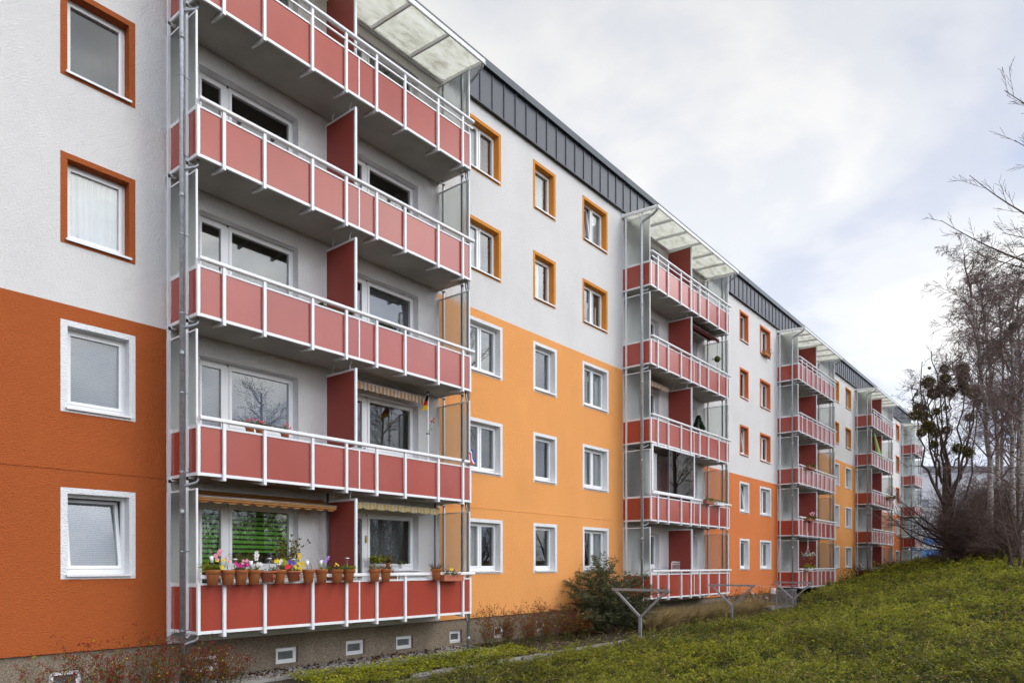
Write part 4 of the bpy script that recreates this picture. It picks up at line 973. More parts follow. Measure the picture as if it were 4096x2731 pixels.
def spray(t, base, tip, mat, n=6, r=.035, centre='petal_yellow'):
    base, tip = Vector(base), Vector(tip); mid = (base+tip)/2+Vector((R.uniform(-.03, .03), 0, .03))
    MB().tube([base, mid, tip], .004, 5).build('flower_stem', 'stem_green', t)
    for k in range(n):
        q = k/(max(1, n-1)); p = mid.lerp(tip, q) if n > 1 else tip; flower(t, p+Vector((R.uniform(-.035, .035), -.02, R.uniform(-.02, .02))), r*R.uniform(.8, 1.1), mat, centre)
def bunch(t, n, c, ex, mat, r=.035, centre='petal_yellow'):
    for i in range(n):
        p = (c[0]+R.uniform(-ex[0], ex[0]), c[1]+R.uniform(-ex[1], ex[1])-.02, c[2]+R.uniform(-ex[2], ex[2])); MB().tube([(p[0]*.5, p[1]*.5, -.03), (p[0], p[1]+.005, p[2])], .003, 5).build('flower_stem', 'stem_green', t); flower(t, p, r*R.uniform(.8, 1.15), mat, centre)
def solar_lamp(x, label, y=-1.25, z=-.09, h=.16):
    t = empty('solar_lamp', (x, y, z+H)); tag(t, label, 'solar lamp', 'solar lamps stuck in the flower pots')
    MB().tube([(0, 0, 0), (0, 0, h)], .006, 6).build('stake', 'galvanised', t); MB().lathe([(.022, h), (.034, h+.055), (.0, h+.056)], 14).build('lamp_shade', 'clear_glass', t, None, True)
    MB().lathe([(.030, h+.057), (.056, h+.058), (.050, h+.074), (.018, h+.088), (0, h+.089)], 16).build('lamp_cap', 'lamp_cap', t, None, True)
def funnel(x, label, y=-1.25, z=-.09, h=.13, tilt=0.):
    t = empty('white_plant_cup', (x, y, z+H)); t.rotation_euler = (0, tilt, 0); tag(t, label, 'plant stake', 'white cup shaped stakes in the flower pots')
    MB().tube([(0, 0, 0), (0, 0, h)], .008, 6).build('stake', 'dark_metal', t); MB().lathe([(.0, h-.005), (.022, h), (.040, h+.115), (.036, h+.115), (.0, h+.02)], 16).build('cup', 'white_plastic', t, None, True)
t = pot(6.475, 'leftmost terracotta pot with pink orchid and yellow buds'); tuft(t, 9, .13, .9, ['leaf_mid', 'leaf_bright'], (.07, .14), .03); spray(t, (0, 0, 0), (.10, -.03, .34), 'petal_pink', 8, .038, 'petal_red'); bunch(t, 5, (.13, -.03, .12), (.07, .03, .09), 'petal_yellow', .035, 'leaf_bright'); MB().tube([(0, 0, -.02), (-.14, -.02, .08), (-.30, -.02, .10)], .004, 5).build('flower_stem', 'stem_green', t)
funnel(6.49, 'white tilted cup stake in the leftmost pot with pink orchid', tilt=-.12, h=.15)
t = pot(6.754, 'second terracotta pot from the left with thin pink stems'); spray(t, (0, 0, 0), (-.03, 0, .24), 'petal_pink', 4, .022, 'petal_red'); spray(t, (0, 0, 0), (.04, 0, .17), 'petal_peach', 2, .02)
solar_lamp(6.90, 'solar lamp between the pink stem pot and the magenta flower pot', z=-.10, h=.15)
t = pot(7.014, 'terracotta pot full of magenta and pink flowers'); tuft(t, 14, .09, 1.1, ['leaf_dark', 'leaf_mid']); bunch(t, 8, (-.03, -.02, .10), (.13, .05, .05), 'petal_magenta', .036, 'petal_pink'); bunch(t, 5, (.05, -.02, .15), (.08, .04, .03), 'petal_pink', .03)
t = pot(7.276, 'weathered terracotta pot with white orchid, right of the magenta flowers', mat='terracotta'); tuft(t, 8, .07, .8, ['leaf_mid', 'leaf_dark']); spray(t, (.02, 0, 0), (.05, -.03, .31), 'petal_white', 5, .045, 'petal_magenta'); bunch(t, 5, (.08, -.03, .08), (.06, .03, .05), 'petal_white', .04)
funnel(7.22, 'white cup stake beside the white orchid', h=.07)
t = pot(7.558, 'rose coloured oval pot, almost bare, with solar lamp', 'oval', 'terracotta_rose', zt=-.10); tuft(t, 5, .06, .8, ['leaf_greygreen'])
solar_lamp(7.60, 'solar lamp standing in the almost bare oval pot', z=-.13, h=.20)
t = pot(7.812, 'terracotta pot with yellow white and red flowers between the two oval pots'); tuft(t, 9, .10, 1., ['leaf_mid', 'leaf_greygreen']); bunch(t, 4, (-.09, -.02, .16), (.04, .03, .03), 'petal_yellow', .04); bunch(t, 3, (-.03, -.02, .13), (.05, .02, .04), 'petal_white', .045); bunch(t, 3, (.06, -.03, .15), (.03, .02, .04), 'leaf_bright', .05); bunch(t, 5, (.12, -.05, .05), (.04, .03, .03), 'petal_red', .045, 'petal_red')
t = pot(8.129, 'rose coloured oval pot with yellow and blue flowers', 'oval', 'terracotta_rose', zt=-.10); tuft(t, 14, .09, 1.2, ['leaf_mid', 'leaf_olive']); bunch(t, 18, (.08, -.03, .11), (.14, .05, .09), 'petal_yellow', .032, 'petal_yellow'); bunch(t, 4, (-.07, -.02, .17), (.05, .02, .02), 'petal_blue', .04, 'petal_blue')
solar_lamp(8.12, 'solar lamp above the yellow and blue flowers', z=-.13, h=.19)
t = pot(8.462, 'terracotta pot with bare dark sticks, right of the yellow flowers'); MB().tube([(.02, 0, -.03), (.05, 0, .12)], .005, 5).tube([(.07, 0, -.03), (.075, 0, .08)], .005, 5).build('stick', 'bark_brown', t)
funnel(8.44, 'white cup stake in the pot of bare dark sticks', h=.08)
t = pot(8.772, 'terracotta pot with violet orchid and one green leaf'); tuft(t, 3, .06, .8, ['leaf_mid']); spray(t, (.03, 0, 0), (.11, -.02, .24), 'petal_violet', 7, .028, 'petal_violet'); MB().leaf((0, 0, -.02), (-.7, 0, 1), .17, .035).build('leaf', 'leaf_bright', t)
funnel(8.77, 'white cup stake beside the violet orchid', h=.09)
t = pot(9.155, 'terracotta pot with trailing green plant and pale blooms'); tuft(t, 34, .15, 1.7, ['leaf_mid', 'leaf_greygreen', 'leaf_dark'], (.025, .045), .02, sx=1.4); bunch(t, 4, (-.06, -.03, .09), (.08, .03, .03), 'petal_yellow', .02, 'petal_white')
t = pot(9.454, 'terracotta pot with bushy green plant left of the divider'); tuft(t, 22, .11, 1.1, ['leaf_mid', 'leaf_bright'], (.035, .06), .028)
solar_lamp(9.42, 'tall solar lamp in the bushy green pot before the divider', z=-.10, h=.19)
t = pot(10.147, 'terracotta pot with faded heather, left one of the pair right of the divider'); tuft(t, 44, .13, 1.0, ['leaf_mid', 'heather', 'leaf_olive', 'leaf_brown'], (.02, .035), .010)
t = pot(10.457, 'terracotta pot with brown heather, right one of the pair right of the divider'); tuft(t, 44, .12, .9, ['heather', 'leaf_brown', 'leaf_olive'], (.02, .035), .010)
t = pot(10.76, 'small brown plastic planter tucked under the handrail with dry heather', 'box', 'brown_plastic', y=-1.05, zt=-.15, sx=.42, name='planter', group=None); tuft(t, 22, .12, .9, ['heather', 'leaf_brown', 'leaf_greygreen'], (.02, .03), .009)
t = pot(12.02, 'terracotta pot with spiky purple heather, standing apart on the right'); tuft(t, 60, .17, 1.0, ['heather', 'heather', 'leaf_olive'], (.018, .03), .008)
t = pot(12.50, 'long terracotta window box with grey leaves and a yellow bloom at the rail end', 'box', 'terracotta_rose', zt=-.215, y=-1.31, sx=.98, name='planter', group=None); tuft(t, 26, .12, 1.1, ['leaf_mid', 'leaf_greygreen', 'leaf_greypale'], (.03, .06), .02, sx=2.2); tuft(t, 8, .22, .5, ['leaf_greypale'], (.03, .07), .018); bunch(t, 3, (-.05, -.03, .13), (.05, .03, .02), 'petal_yellow', .035)
q = MB().box(11.02, 11.86, -1.10, -1.04, H-.31, H-.16).build('rail_board', 'white_plastic'); tag(q, 'plain white board behind the rail between the heather pots', 'board')
# things standing behind the rail, by the windows
def plant_pot(loc, label, mat='terracotta', s=.8, name='potted_plant', cat='potted plant', **k):
    t = empty(name, (loc[0], loc[1], loc[2]+H)); tag(t, label, cat); MB().lathe([(r*s, z*s) for r, z in POTP[:-2]], 18).build('pot', mat, t, None, True); MB().lathe([(0, -.03*s), (.11*s, -.03*s)], 12).build('soil', 'soil', t); tuft(t, **k); return t
plant_pot((7.55, -.45, -.02), 'pot of tall green grass behind the white orchid', 'white_plastic', .9, n=60, h=.30, spread=.8, mats=['leaf_mid', 'leaf_dark'], L=(.08, .14), W=.006, up=1.5)
plant_pot((8.52, -.45, .03), 'tall dark leafy plant in a pot before the green blind', 'terracotta', .9, n=30, h=.62, spread=.5, mats=['leaf_dark', 'leaf_mid', 'leaf_olive', 'leaf_brown'], L=(.05, .08), W=.035)
plant_pot((8.33, -.6, -.02), 'bunch of golden dried stalks behind the yellow flowers', 'brown_plastic', .6, n=40, h=.26, spread=.8, mats=['straw', 'leaf_yellow'], L=(.03, .06), W=.012, stemmat='straw')
t = empty('garden_stake', (8.70, -.5, -.1+H)); tag(t, 'two round flower shaped garden stakes before the white wall', 'garden stake'); 
MB().tube([(-.05, 0, -.15), (-.05, 0, .30)], .005, 5).tube([(.05, -.01, -.15), (.05, -.01, .30)], .005, 5).build('stick', 'stem_green', t)
for xx, mt in ((-.05, 'leaf_greypale'), (.05, 'petal_yellow')):
    MB().tube([(xx, 0, .30), (xx, -.012, .30)], .075, 16).build('disc', mt, t); MB().tube([(xx, -.013, .30), (xx, -.018, .30)], .03, 12).build('disc_centre', 'petal_peach', t)
plant_pot((11.25, -.03, .09), 'round pot of bright green leaves on the window sill right of the divider', 'white_plastic', .55, n=26, h=.20, spread=1.1, mats=['leaf_bright', 'leaf_mid'], L=(.05, .09), W=.05)
plant_pot((11.60, -.03, .07), 'small pot of reddish leaves on the window sill right of the divider', 'terracotta', .5, n=14, h=.24, spread=.6, mats=['leaf_brown', 'leaf_mid'], L=(.04, .07), W=.03)
plant_pot((12.0, -.03, .05), 'small pale pot on the right end of the window sill', 'white_plastic', .42, n=10, h=.13, spread=.9, mats=['leaf_mid', 'leaf_greygreen'], L=(.04, .06), W=.02)
for xx, lb in ((7.50, 'terracotta pot of small red flowers left behind the second lowest nearest rail'), (7.72, 'terracotta pot of small red flowers in the middle behind the second lowest nearest rail'), (8.27, 'terracotta pot of small red flowers right behind the second lowest nearest rail')):
    t = plant_pot((xx, -.75, 2.70), lb, 'terracotta', .75, n=14, h=.13, spread=1.2, mats=['leaf_mid', 'leaf_brown'], L=(.025, .04), W=.015); bunch(t, 6, (0, -.02, .10), (.10, .05, .04), 'petal_red', .018)
t = pot(10.65, 'green box of yellow pansies on the middle nearest balcony', 'box', 'leaf_dark', y=-1.02, zt=5.37, sx=.75, name='planter', group=None); tuft(t, 22, .08, 1.2, ['leaf_dark', 'leaf_mid'], (.03, .05), .025, sx=2.0); bunch(t, 8, (0, -.03, .07), (.22, .04, .03), 'petal_yellow', .032, 'petal_yellow')
t = empty('vegetable_crate', (9.29, -1.0, 5.28+H)); tag(t, 'dark green crate with red and orange fruit on the middle nearest balcony', 'crate'); MB().box(-.36, .36, -.12, .12, -.02, 0).box(-.37, -.355, -.12, .12, 0, .12).box(.355, .37, -.12, .12, 0, .12).box(-.355, .355, -.125, -.11, .03, .06).box(-.355, .355, .11, .125, .03, .12).build('crate_body', 'leaf_dark', t)
for i in range(9): MB().lathe([(0, -.035), (.025, -.028), (.036, 0), (.025, .028), (0, .035)], 10, (-.3+i*.07, R.uniform(-.05, .05), .04)).build('fruit', R.choice(['petal_red', 'petal_yellow', 'terracotta']), t, None, True)
# second balcony stack
t = plant_pot((27.37, -.92, 5.52), 'small dark fir tree in a pot on the middle balcony of the second stack', 'brown_plastic', .8, 'potted_fir', 'potted tree', n=3, h=.1, spread=.3, mats=['fir_leaf'])
pl = Plant()
for i in range(1500):
    z = R.uniform(0, 1)**1.3; a = R.uniform(0, 6.28); r = .24*(1-z)*R.uniform(.2, 1)+.01; pl.leaf(np.array([math.cos(a)*r, math.sin(a)*r, .0+z*.58]), np.array([math.cos(a), math.sin(a), -.2]), R.uniform(.06, .10), .045, 0)
pl.leaves('crown', ['fir_leaf'], t)
for xx, lb in ((27.5, 'left green planter box on the rail of the second lowest second stack balcony'), (28.55, 'right green planter box on the rail of the second lowest second stack balcony')):
    t = pot(xx, lb, 'box', 'white_plastic' if xx > 28 else 'brown_plastic', y=-1.30, zt=2.64, sx=1.05, name='planter', group='planter boxes on the second balcony stack'); tuft(t, 46, .15, 1.3, ['leaf_mid', 'leaf_dark', 'leaf_bright'], (.04, .07), .03, sx=3.2)
rk = empty('drying_rack', (26.2, -.55, -1.05+H)); tag(rk, 'white wire drying rack folded against the divider on the lowest balcony of the second stack', 'drying rack'); q = MB(); q.tube([(-.5, 0, .0), (-.5, 0, 1.14), (-.45, 0, 1.19), (.45, 0, 1.19), (.5, 0, 1.14), (.5, 0, .0)], .014, 8)
q.build('rack_frame', 'white_metal', rk); q = MB()
for i in range(9): q.tube([(-.4+i*.1, 0, .3), (-.4+i*.1, 0, 1.18)], .006, 5)
for i in range(5): q.tube([(-.49, 0, .3+i*.2), (.49, 0, .3+i*.2)], .006, 5)
q.build('wire', 'white_metal', rk)
hb = empty('hanging_ornament', (29.43, -.85, 8.86+H)); tag(hb, 'dark ball ornament hanging on a cord on the fourth balcony of the second stack', 'ornament'); MB().tube([(0, 0, 1.0), (0, 0, .14)], .008, 5).tube([(0, 0, -.13), (0, 0, -.5)], .008, 5).build('cord', 'dark_metal', hb); MB().lathe([(0, .15), (.09, .11), (.14, 0), (.09, -.1), (0, -.14)], 14).build('ball', 'leaf_dark', hb, None, True)
for i in range(8): a = i*.785; MB().leaf((math.cos(a)*.12, math.sin(a)*.12, 0), (math.cos(a), math.sin(a), R.uniform(-.3, .5)), .16, .04).build('feather', 'leaf_greygreen', hb)
# glazed corner on the second lowest balcony of the second stack
gl = empty('balcony_glazing', (TX+PER, -1.135, H+ST+ZB)); tag(gl, 'brown tinted sliding glass screen closing half of the second lowest second stack balcony', 'glass screen')
q = MB(); x0, x1, za, zb_ = .06, 3.60, 1.10, 2.78
q.box(x0, x1, -.03, .03, zb_-.06, zb_).box(x1-.06, x1, -.028, .028, za, zb_-.06).box(x0, x0+.10, -.028, .028, za, zb_-.06).box(x0+.10, x1-.06, -.03, .03, za-.03, za+.01).build('frame', 'white_metal', gl)
for i in range(3): a = 1.45+i*.695; MB().box(a, a+.682, -.008, .004, za+.012, zb_-.062).build('pane', 'brown_glass', gl)
MB().box(1.40, 1.445, -.02, .02, za+.011, zb_-.061).build('slide_bar', 'dark_metal', gl)
gc = MB().grid(lambda u, v: (.18+.95*u, .35+.03*math.sin(u*45), 1.02+1.55*v), 50, 1).build('balcony_curtain', 'net_curtain', None, (TX+PER, -1.135, H+ST+ZB)); tag(gc, 'grey curtain hanging inside the glazed balcony corner', 'curtain')
# third and fourth stacks
t = pot(41.05, 'green planter box on the middle rail of the third stack', 'box', 'brown_plastic', y=-1.3, zt=5.45, sx=1.6, name='planter', group=None); tuft(t, 40, .2, 1.4, ['leaf_mid', 'leaf_dark'], (.05, .09), .04, sx=4)
t = pot(41.05, 'planter box of pink flowers on the second lowest rail of the third stack', 'box', 'brown_plastic', y=-1.3, zt=2.60, sx=1.8, name='planter', group=None); tuft(t, 46, .26, 1.4, ['leaf_mid', 'leaf_dark'], (.05, .09), .04, sx=4.5); bunch(t, 12, (0, -.03, .22), (.45, .05, .1), 'petal_pink', .06)
hk = empty('hanging_basket', (40.75, -1.25, .52+H)); tag(hk, 'hanging basket of white flowers on a cord before the lowest third stack balcony', 'hanging basket'); MB().tube([(0, 0, 1.35), (0, 0, .55)], .012, 5).tube([(0, 0, .6), (-.3, 0, .0)], .01, 5).tube([(0, 0, .6), (.3, 0, .0)], .01, 5).build('cord', 'white_metal', hk); MB().lathe([(0, -.25), (.2, -.22), (.32, 0)], 14).build('basket', 'brown_plastic', hk)
tuft(hk, 60, .3, 1.9, ['leaf_mid', 'leaf_greygreen', 'petal_white'], (.06, .1), .04, sx=3); bunch(hk, 26, (0, -.05, .03), (.6, .2, .14), 'petal_white', .055)
t = pot(40.8, 'trailing green plant on the lowest rail of the third stack', 'box', 'white_plastic', y=-1.3, zt=-.12, sx=1.2, name='planter', group=None); tuft(t, 60, .34, 1.2, ['leaf_bright', 'leaf_mid'], (.05, .09), .04, sx=4)
um = empty('folded_parasol', (58.75, -1.0, 8.1+H)); tag(um, 'folded green and pale yellow parasol leaning on the fourth balcony of the fourth stack', 'parasol'); MB().tube([(.5, 0, -.6), (-.75, .1, 1.7)], .025, 6).build('pole', 'white_metal', um)
q = MB()
for k in range(6):
    q.grid(lambda u, v, k=k: (-.72+1.1*v+(.05+.30*v)*math.cos((k+u)*1.047), .1*(1-v)+(.05+.16*v)*math.sin((k+u)*1.047), 1.62-1.75*v), 3, 5, k % 2)
q.build('canopy', ['umbrella_green', 'umbrella_yellow'], um)
t = pot(61.3, 'bushy planter hanging at the right rail of the middle fourth stack balcony', 'box', 'brown_plastic', y=-1.35, zt=5.2, sx=2.4, name='planter', group=None); tuft(t, 70, .36, 1.6, ['leaf_dark', 'leaf_mid'], (.07, .12), .05, sx=6)
t = pot(37.5, 'planter of dry cactus like shoots on a top floor window sill', 'box', 'terracotta', y=-.12, zt=11.12, sx=1.3, name='planter', group=None); tuft(t, 16, .24, .8, ['leaf_greypale', 'leaf_olive'], (.05, .09), .02, sx=4)

# ------------------------------------------------------------------ trees
CA, SA = math.cos(YAW), math.sin(YAW)
def at(px, z):                      # ground-plan point at photo column px and depth z
    r = (px-2048)/2856.15*z; return z*CA+r*SA, z*SA-r*CA-13.307
def upz(py, z): return (2258.8-py)/2856.15*z        # height above the lens
class Tree:
    def __init__(s): s.tr = ([], [], [], []); s.br = ([], [], [], []); s.tw = ([], [], [], [])
    def seg(s, b, p, q, r0, r1): b[0].append(p); b[1].append(q); b[2].append(r0); b[3].append(r1)
    def poly(s, b, pts, r0, r1):
        n = len(pts)-1
        for i in range(n): s.seg(b, pts[i], pts[i+1], r0+(r1-r0)*i/n, r0+(r1-r0)*(i+1)/n)
    def grow(s, b, p, d, L, r, n, wob, grav, taper=.3):
        pts = [p]; p = p.copy(); d = d/np.linalg.norm(d); ds = [d]
        for k in range(n):
            d = d+NR.normal(0, wob, 3)+np.array([0, 0, grav]); d = d/np.linalg.norm(d); p = p+d*L/n; pts.append(p); ds.append(d)
        s.poly(b, pts, r, r*taper); return pts, ds
    def side(s, pts, ds, n, lo, L, r, ang, wob, grav, bins, segs=4, level=0, sub=()):
        for i in range(n):
            t = lo+(1-lo)*(i+NR.uniform(0, 1))/n; k = min(len(pts)-2, int(t*(len(pts)-1))); f = t*(len(pts)-1)-k; p = pts[k]*(1-f)+pts[k+1]*f; d = ds[k+1]
            o = NR.normal(size=3); o -= d*o.dot(d); o /= np.linalg.norm(o)+1e-9; dd = d*math.cos(ang)+o*math.sin(ang)
            l = L*NR.uniform(.6, 1.2)*(1.1-.5*t); P, D = s.grow(bins[0], p, dd, l, r*(1.1-.5*t), segs, wob, grav)
            if sub: n2, lo2, kL, kr, a2, w2, g2, sg = sub[0]; s.side(P, D, n2, lo2, l*kL, r*kr, a2, w2, g2, bins[1:] or bins, sg, level+1, sub[1:])
    def build(s, name, loc_label, cat, bark, branch, twig, group=None, minr=.0066):
        b = np.array(s.tr[0][0]) if s.tr[0] else np.zeros(3); root = empty(name, tuple(b)); tag(root, loc_label, cat, group)
        for nm, dat, mt, k in (('trunk', s.tr, bark, 8), ('branches', s.br, branch, 5), ('twigs', s.tw, twig, 3)):
            if dat[0]:
                V, F = rods_np(np.array(dat[0])-b, np.array(dat[1])-b, np.maximum(dat[2], minr), np.maximum(dat[3], minr*.8), k); npmesh(nm, V, F, mt, None, root, None, k > 4)
        s.root = root; s.base = b; return root
def G3(x, y, dz=-.15): return np.array([x, y, gz(x, y)+dz])
def bez(a, b, c, n): t = np.linspace(0, 1, n+1)[:, None]; return list((1-t)**2*a+2*t*(1-t)*b+t*t*c)
def dirs(pts): return [pts[1]-pts[0]]+[(pts[i+1]-pts[i])/np.linalg.norm(pts[i+1]-pts[i]) for i in range(len(pts)-1)]
def aim(px, py, z): x, y = at(px, z); return np.array([x, y, upz(py, z)+H])
TW3 = ((4, .2, .55, .55, .7, .16, .02, 3), (4, .2, .55, .6, .7, .18, .02, 2))
# the mistletoe tree
z0 = 45; bx_, by_ = at(3800, z0); T = Tree(); base = G3(bx_, by_)
tpts = [base, base+[0.05, 0, 1.2], base+[-.05, .1, 2.6], base+[0, 0, 3.9], base+[.1, .05, 4.8]]; T.poly(T.tr, tpts, .36, .22)
CL = [(100, 985, 42), (140, 1052, 44), (203, 900, 30), (205, 962, 36), (232, 1042, 40), (310, 905, 42), (318, 1015, 34), (335, 1040, 32), (392, 1050, 42), (408, 1110, 30), (357, 1205, 28), (45, 1150, 40), (20, 1190, 36), (75, 1200, 30), (100, 1262, 42), (145, 1300, 34), (150, 1168, 26), (60, 1300, 30), (140, 1375, 26), (215, 1285, 28), (285, 1400, 34), (350, 1425, 36), (108, 895, 10), (212, 1145, 16), (540, 1092, 22), (25, 1060, 12), (320, 950, 40), (190, 1010, 34)]
mist = []
forks = [tpts[2], tpts[3], tpts[3], tpts[4], tpts[4]]
limbs = []
for i, (u, v, rr) in enumerate(CL):
    zz = z0+R.uniform(-1.6, 1.6); c = aim(3650+u/1.568, 900+v/1.568, zz); mist.append((c, rr/1.568/2856*zz))
for i, (c, r) in enumerate(mist):
    if limbs and R.random() < .62:
        j = min(range(len(limbs)), key=lambda q: min(np.linalg.norm(np.array(limbs[q][k])-c)+(3 if limbs[q][k][2] > c[2]-.5 else 0) for k in range(3, 9))); k = min(range(3, 8), key=lambda k: np.linalg.norm(np.array(limbs[j][k])-c)+(3 if limbs[j][k][2] > c[2]-.5 else 0)); st_ = np.array(limbs[j][k]); r0 = .045
    else: st_ = forks[i % 5]; r0 = .105
    end = c+np.array([NR.normal(0, .25), NR.normal(0, .25), R.uniform(.5, 1.9)]); mid = st_+(end-st_)*np.array([.80, .80, .34])+NR.normal(0, .22, 3)
    pts = bez(st_, mid, end, 9); pts = [pts[0]]+[q+NR.normal(0, .11, 3) for q in pts[1:]]; T.poly(T.br, pts, r0, .022); limbs.append(pts); T.side(pts, dirs(pts), 9, .3, 1.5, .022, .75, .14, .05, [T.tw], 4, 0, TW3)
for k in range(9):      # low side limbs
    a = R.uniform(0, 6.28) if k > 3 else (2.3, 2.7, 1.9, 3.0)[k]; p = tpts[1]+(tpts[2]-tpts[1])*R.uniform(0, 1); P, D = T.grow(T.br, p, np.array([math.cos(a), math.sin(a), .35]), R.uniform(3.5, 5.5), .075, 8, .14, .05, .2); T.side(P, D, 8, .2, 1.7, .025, .8, .14, .02, [T.tw], 4, 0, TW3)
T.build('mistletoe_tree', 'bare spreading tree hung with dark mistletoe balls beyond the last balcony stack', 'tree', 'bark_grey', 'bark_brown', 'twig_brown')
def twig_ball(parent, base, c, r, name, mats, n=1100):
    P = NR.normal(size=(n, 3)); P /= np.linalg.norm(P, axis=1, keepdims=True); rad = NR.uniform(.25, 1, n)**.6*(1+.22*np.sin(P[:, 0]*4+P[:, 1]*3+c[0])); D = P+NR.normal(0, .5, (n, 3)); Q = P*rad[:, None]*r*[1, 1, .92]
    V, F = leaves_np(Q, D, NR.uniform(.16, .30, n)*r*1.3, NR.uniform(.08, .15, n)*r*1.3, None, .2); return npmesh(name, V, F, mats, NR.integers(0, len(mats), n), parent, tuple(c-base))
for c, r in mist: twig_ball(T.root, T.base, c, r*.92, 'mistletoe', ['mistletoe_leaf', 'mistletoe_leaf_dark', 'mistletoe_leaf_dark'])
# birches
def birch(path, z, r, label, nb=26, L=3.2, droop=-.06, nest=None):
    T = Tree(); pts = [aim(px, py, z) for px, py in path]; pts[0] = G3(pts[0][0], pts[0][1])
    dense = []
    for i in range(len(pts)-1):
        for k in range(4): t = k/4; dense.append(pts[i]*(1-t)+pts[i+1]*t+NR.normal(0, .03, 3))
    dense.append(pts[-1]); m = int(len(dense)*.72); T.poly(T.tr, dense[:m+1], r, r*.42); T.poly(T.br, dense[m:], r*.42, .02); D = dirs(dense)
    nb = int(nb*1.4)
    for i in range(nb):
        t = .22+.76*(i+R.random())/nb; k = min(len(dense)-2, int(t*(len(dense)-1))); a = R.uniform(0, 6.28); d = np.array([math.cos(a), math.sin(a), R.uniform(.9, 1.7)]); l = L*(1.25-t)*R.uniform(.7, 1.2)+.5
        P, DD = T.grow(T.br, dense[k], d, l, .045*(1.3-t), 7, .10, droop*.4, .2); T.side(P, DD, 9, .2, l*.42, .014, .6, .12, droop, [T.tw], 5, 0, ((6, .15, .6, .6, .6, .12, droop*2.0, 4), (4, .2, .55, .7, .6, .12, droop*2.2, 3)))
    T.build('birch', label, 'tree', 'bark_birch', 'twig_birch', 'twig_birch', 'bare birches at the right edge')
    if nest: twig_ball(T.root, T.base, aim(nest[0], nest[1], z), nest[2], 'nest', ['bark_brown', 'mistletoe_leaf_dark'], 700)
birch([(3972, 2190), (3962, 1900), (3945, 1660), (3925, 1475), (3905, 1280), (3868, 1100), (3858, 1010)], 40, .16, 'tallest bare birch with white trunk, its crown highest against the sky', 30, 3.6)
birch([(4000, 2190), (3992, 1780), (3965, 1480), (3945, 1340), (3930, 1200), (3925, 1130)], 43, .14, 'bare birch with thinner white trunk just right of the tallest birch', 26, 3.2)
birch([(4062, 2190), (4044, 1750), (4048, 1500), (4058, 1250), (4060, 1120)], 38, .13, 'slender bare birch carrying a dark nest near the right edge', 24, 2.8, nest=(4055, 1308, .26))
birch([(4085, 2200), (4095, 1700), (4110, 1400), (4120, 1150)], 36, .16, 'bare birch on the right picture edge', 22, 3.0)
birch([(4035, 2190), (4052, 1850), (4075, 1600), (4092, 1450)], 47, .13, 'leaning bare birch behind the nest birch', 20, 2.6)
birch([(4015, 2190), (4008, 1800), (4015, 1500), (4000, 1250), (4003, 1160)], 52, .13, 'distant bare birch between the second trunk and the nest birch', 24, 3.2)
birch([(4078, 2190), (4072, 1800), (4082, 1500), (4072, 1230), (4080, 1100)], 48, .13, 'tall distant bare birch just inside the right edge', 24, 3.2)
# the big tree at the right, its limbs reaching into the picture
T = Tree(); z = 22; b0 = G3(*at(4560, z)); tp = [b0, b0+[.1, 0, 2.5], b0+[0, .1, 5.5], b0+[-.1, 0, 8.5], b0+[0, 0, 11.5], b0+[.1, .1, 14.5]]; T.poly(T.tr, tp, .36, .10)
for (sx, sy, ex, ey, sag, r) in ((4530, 1120, 3765, 880, 120, .06), (4530, 980, 3880, 700, 130, .055), (4540, 600, 4020, 360, 60, .05), (4520, 1050, 3800, 1310, -170, .06), (4520, 1150, 3860, 1500, -190, .06), (4520, 1200, 3950, 1330, -120, .05), (4530, 900, 3905, 1120, -90, .05), (4520, 1300, 4000, 1640, -150, .05), (4530, 760, 4060, 560, 40, .045), (4530, 1000, 4010, 930, 30, .05), (4525, 1120, 3900, 1010, 60, .05)):
    a = aim(sx, sy, z); e = aim(ex, ey, z+R.uniform(-1.5, 1)); m = aim((sx+ex)/2, (sy+ey)/2+sag, z); pts = bez(a, m, e, 12); T.poly(T.br, pts, r, .008)
    up_ = .06 if sag > 0 else -.02; T.side(pts, dirs(pts), 13, .22, 1.15, .012, .6, .10, up_, [T.tw], 5, 0, ((5, .2, .5, .6, .6, .1, up_, 3),) if sag > 0 else ((6, .15, .6, .6, .6, .12, -.05, 4), (4, .2, .5, .7, .6, .12, -.05, 3)))
for i in range(18):
    t = R.uniform(.35, 1); k = min(4, int(t*5)); a = R.uniform(-2.6, 1.2); P, D = T.grow(T.br, tp[k]+(tp[k+1]-tp[k])*R.random() if k < 5 else tp[5], np.array([math.cos(a), math.sin(a), .8]), R.uniform(3, 5), .07, 7, .1, 0, .2); T.side(P, D, 8, .2, 1.6, .018, .7, .12, -.01, [T.tw], 4, 0, ((5, .2, .55, .6, .7, .14, 0, 3),))
T.build('overhanging_tree', 'bare tree just outside the right edge with long drooping limbs against the sky', 'tree', 'bark_grey', 'bark_brown', 'bark_brown', None, .0055)
